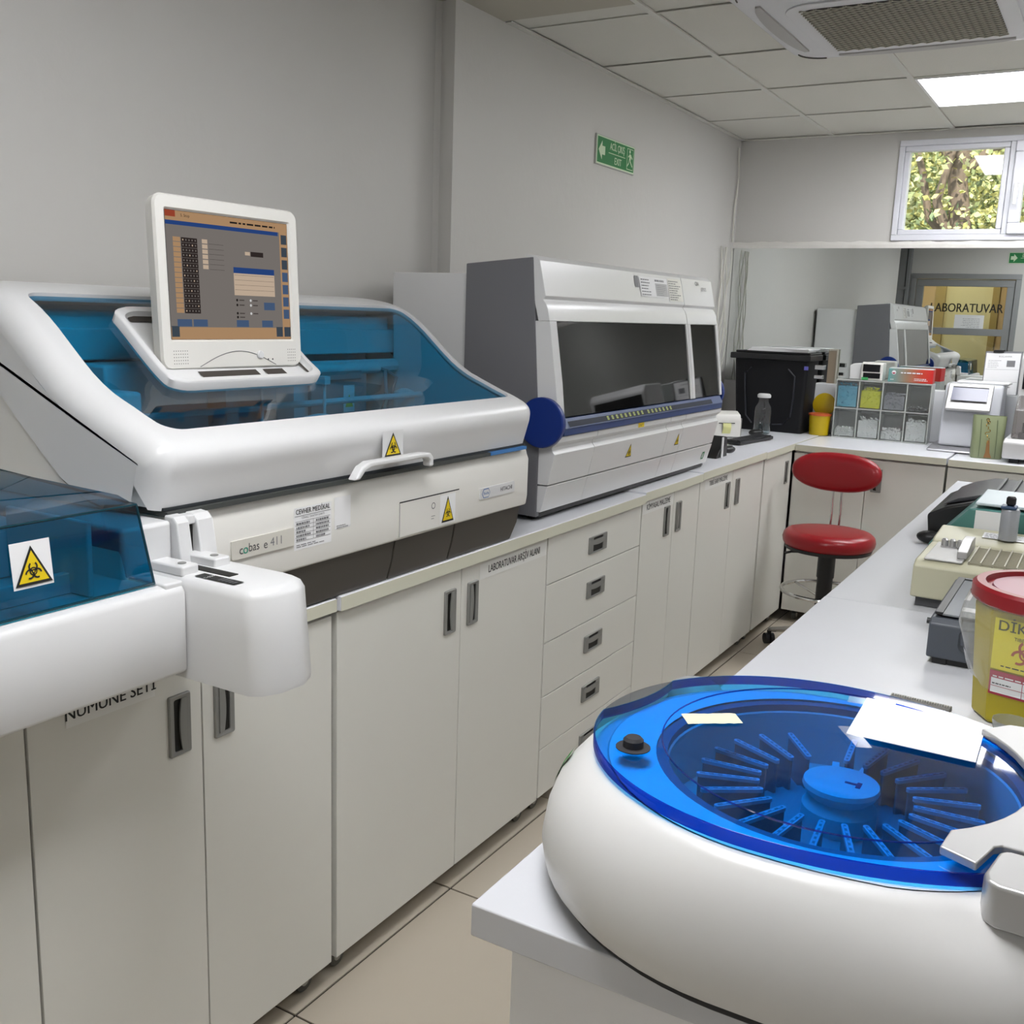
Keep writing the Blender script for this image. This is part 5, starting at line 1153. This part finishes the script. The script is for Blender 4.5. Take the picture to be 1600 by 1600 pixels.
# label printer
t = thing('label_printer', 'white label printer with yellow label beyond the blue-disc analyser', 'printer', (-1.74, 5.1, .961))
mb = MB(); q = [(-.075,0),(-.075,.085),(-.060,.118),(-.02,.134),(.04,.130),(.068,.105),(.078,.07),(.078,.02),(.065,0)]
TP = Matrix.Translation((-1.80,5.26,.9615)) @ Matrix.Rotation(R(42),4,'Z'); mb.T = TP; mb.prism([(y,z) for y,z in q], 'x', -.078, .078); obj('body', mb, plast2, t, bevel=.006)
mb = MB(); mb.T = TP; mb.box(.079,.083,-.07,.06,.004,.10); obj('side_plate', mb, mat('printer_side','8e8c88',.5), t, bevel=.002)
mb = MB(); mb.T = TP; mb.box(-.05,.04,-.079,-.0755,.072,.076); obj('slot', mb, ink, t)
mb = MB(); mb.T = TP; mb.loft([[(-.028,-.080-.006*sin(k*.6),.074-.008*k),(.018,-.080-.006*sin(k*.6),.074-.008*k),(.018,-.0785-.006*sin(k*.6),.074-.008*k),(-.028,-.0785-.006*sin(k*.6),.074-.008*k)] for k in range(8)]); obj('label', mb, mat('pale_yellow','dfdf9c',.6), t)
# keyboard, mice, stand, cables
t = thing('keyboard', 'black keyboard on the worktop in front of the label printer', 'keyboard', (-1.70, 5.13, .961))
TK = Matrix.Translation((-1.60,5.12,.9655)) @ Matrix.Rotation(R(83),4,'Z'); mb = MB(); mb.T = TK; mb.box(-.20,.20,-.045,.045,-.004,.012); obj('base', mb, black_m, t, bevel=.004)
mb = MB(); mb.T = TK
for r_ in range(4):
    for k in range(16): mb.box(-.19+.0238*k,-.171+.0238*k,-.038+.02*r_,-.022+.02*r_,.012,.017)
obj('keys', mb, mat('key_grey','2b2b2f',.5), t, kind='stuff')
def mouse(label, x, y, z, a):
    t = thing('computer_mouse', label, 'mouse', (x,y,z)); mb = MB(); mb.T = Matrix.Translation((x,y,z)) @ Matrix.Rotation(R(a),4,'Z') ; mb.sphere((0,0,.014), .032, 18, 10, (1.5,.9,.56)); obj('shell', mb, black_m, t)
    mb = MB(); mb.T = Matrix.Translation((x,y,z)) @ Matrix.Rotation(R(a),4,'Z'); mb.tube([(.025,0,.030),(.035,0,.028)], .004, 8); obj('wheel', mb, greyink, t)
mouse('black mouse beside the glass bottle', -1.675, 5.47, .957, 60)
mouse('black mouse behind the upright black stand', -1.535, 4.60, .961, 80)
t = thing('upright_stand', 'black upright tablet stand with pale edge beyond the analyser', 'stand', (-1.53, 4.42, .961))
mb = MB(); mb.prism([(4.33,.9615),(4.47,.9615),(4.46,1.05),(4.43,1.055)], 'x', -1.575, -1.495); obj('body', mb, black_m, t, bevel=.004)
obj('pale_edge', MB().box(-1.492,-1.488,4.375,4.395,.9615,1.055), plast, t)
t = thing('cable_bundle', 'black cables bunched behind the far end of the analyser', 'cables', (-1.90, 4.8, .961))
rg5 = random.Random(9)
for k in range(9):
    p0 = Vector((-1.98+rg5.uniform(0,.12), 5.05+rg5.uniform(-.2,.3), 1.33+rg5.uniform(-.1,.06))); pts = [p0]
    for j in range(6): pts.append(pts[-1]+Vector((rg5.uniform(-.03,.035), rg5.uniform(-.05,.05), -.05)))
    pts = [Vector((max(p.x,-2.04), p.y, max(p.z,.968))) for p in pts]; obj('cable', MB().tube(pts, .006, 6), black_m if k % 3 else greyink, t)
obj('adapter', B(-1.98,-1.90,5.0,5.12,1.16,1.22), plast2, t, bevel=.006)
t = thing('wall_cables', 'white cables running down the far left corner', 'cables', (-2.03, 5.8, 1.3))
for k in range(5):
    y = 5.74+.035*k; pts = [(-2.045+.006*(k % 3), y+.035*sin(j*(.5+.13*k)+k*1.7), 1.985-.075*j) for j in range(12)]; 
    obj('cable', MB().tube(pts, .004, 6), mat('cable_white','d3d2c8',.5), t)
obj('cable', MB().tube([(-2.05,5.93,2.55),(-2.045,5.95,2.4),(-2.05,5.93,2.2),(-2.045,5.92,2.02)], .005, 6), MATS['cable_white'], t)
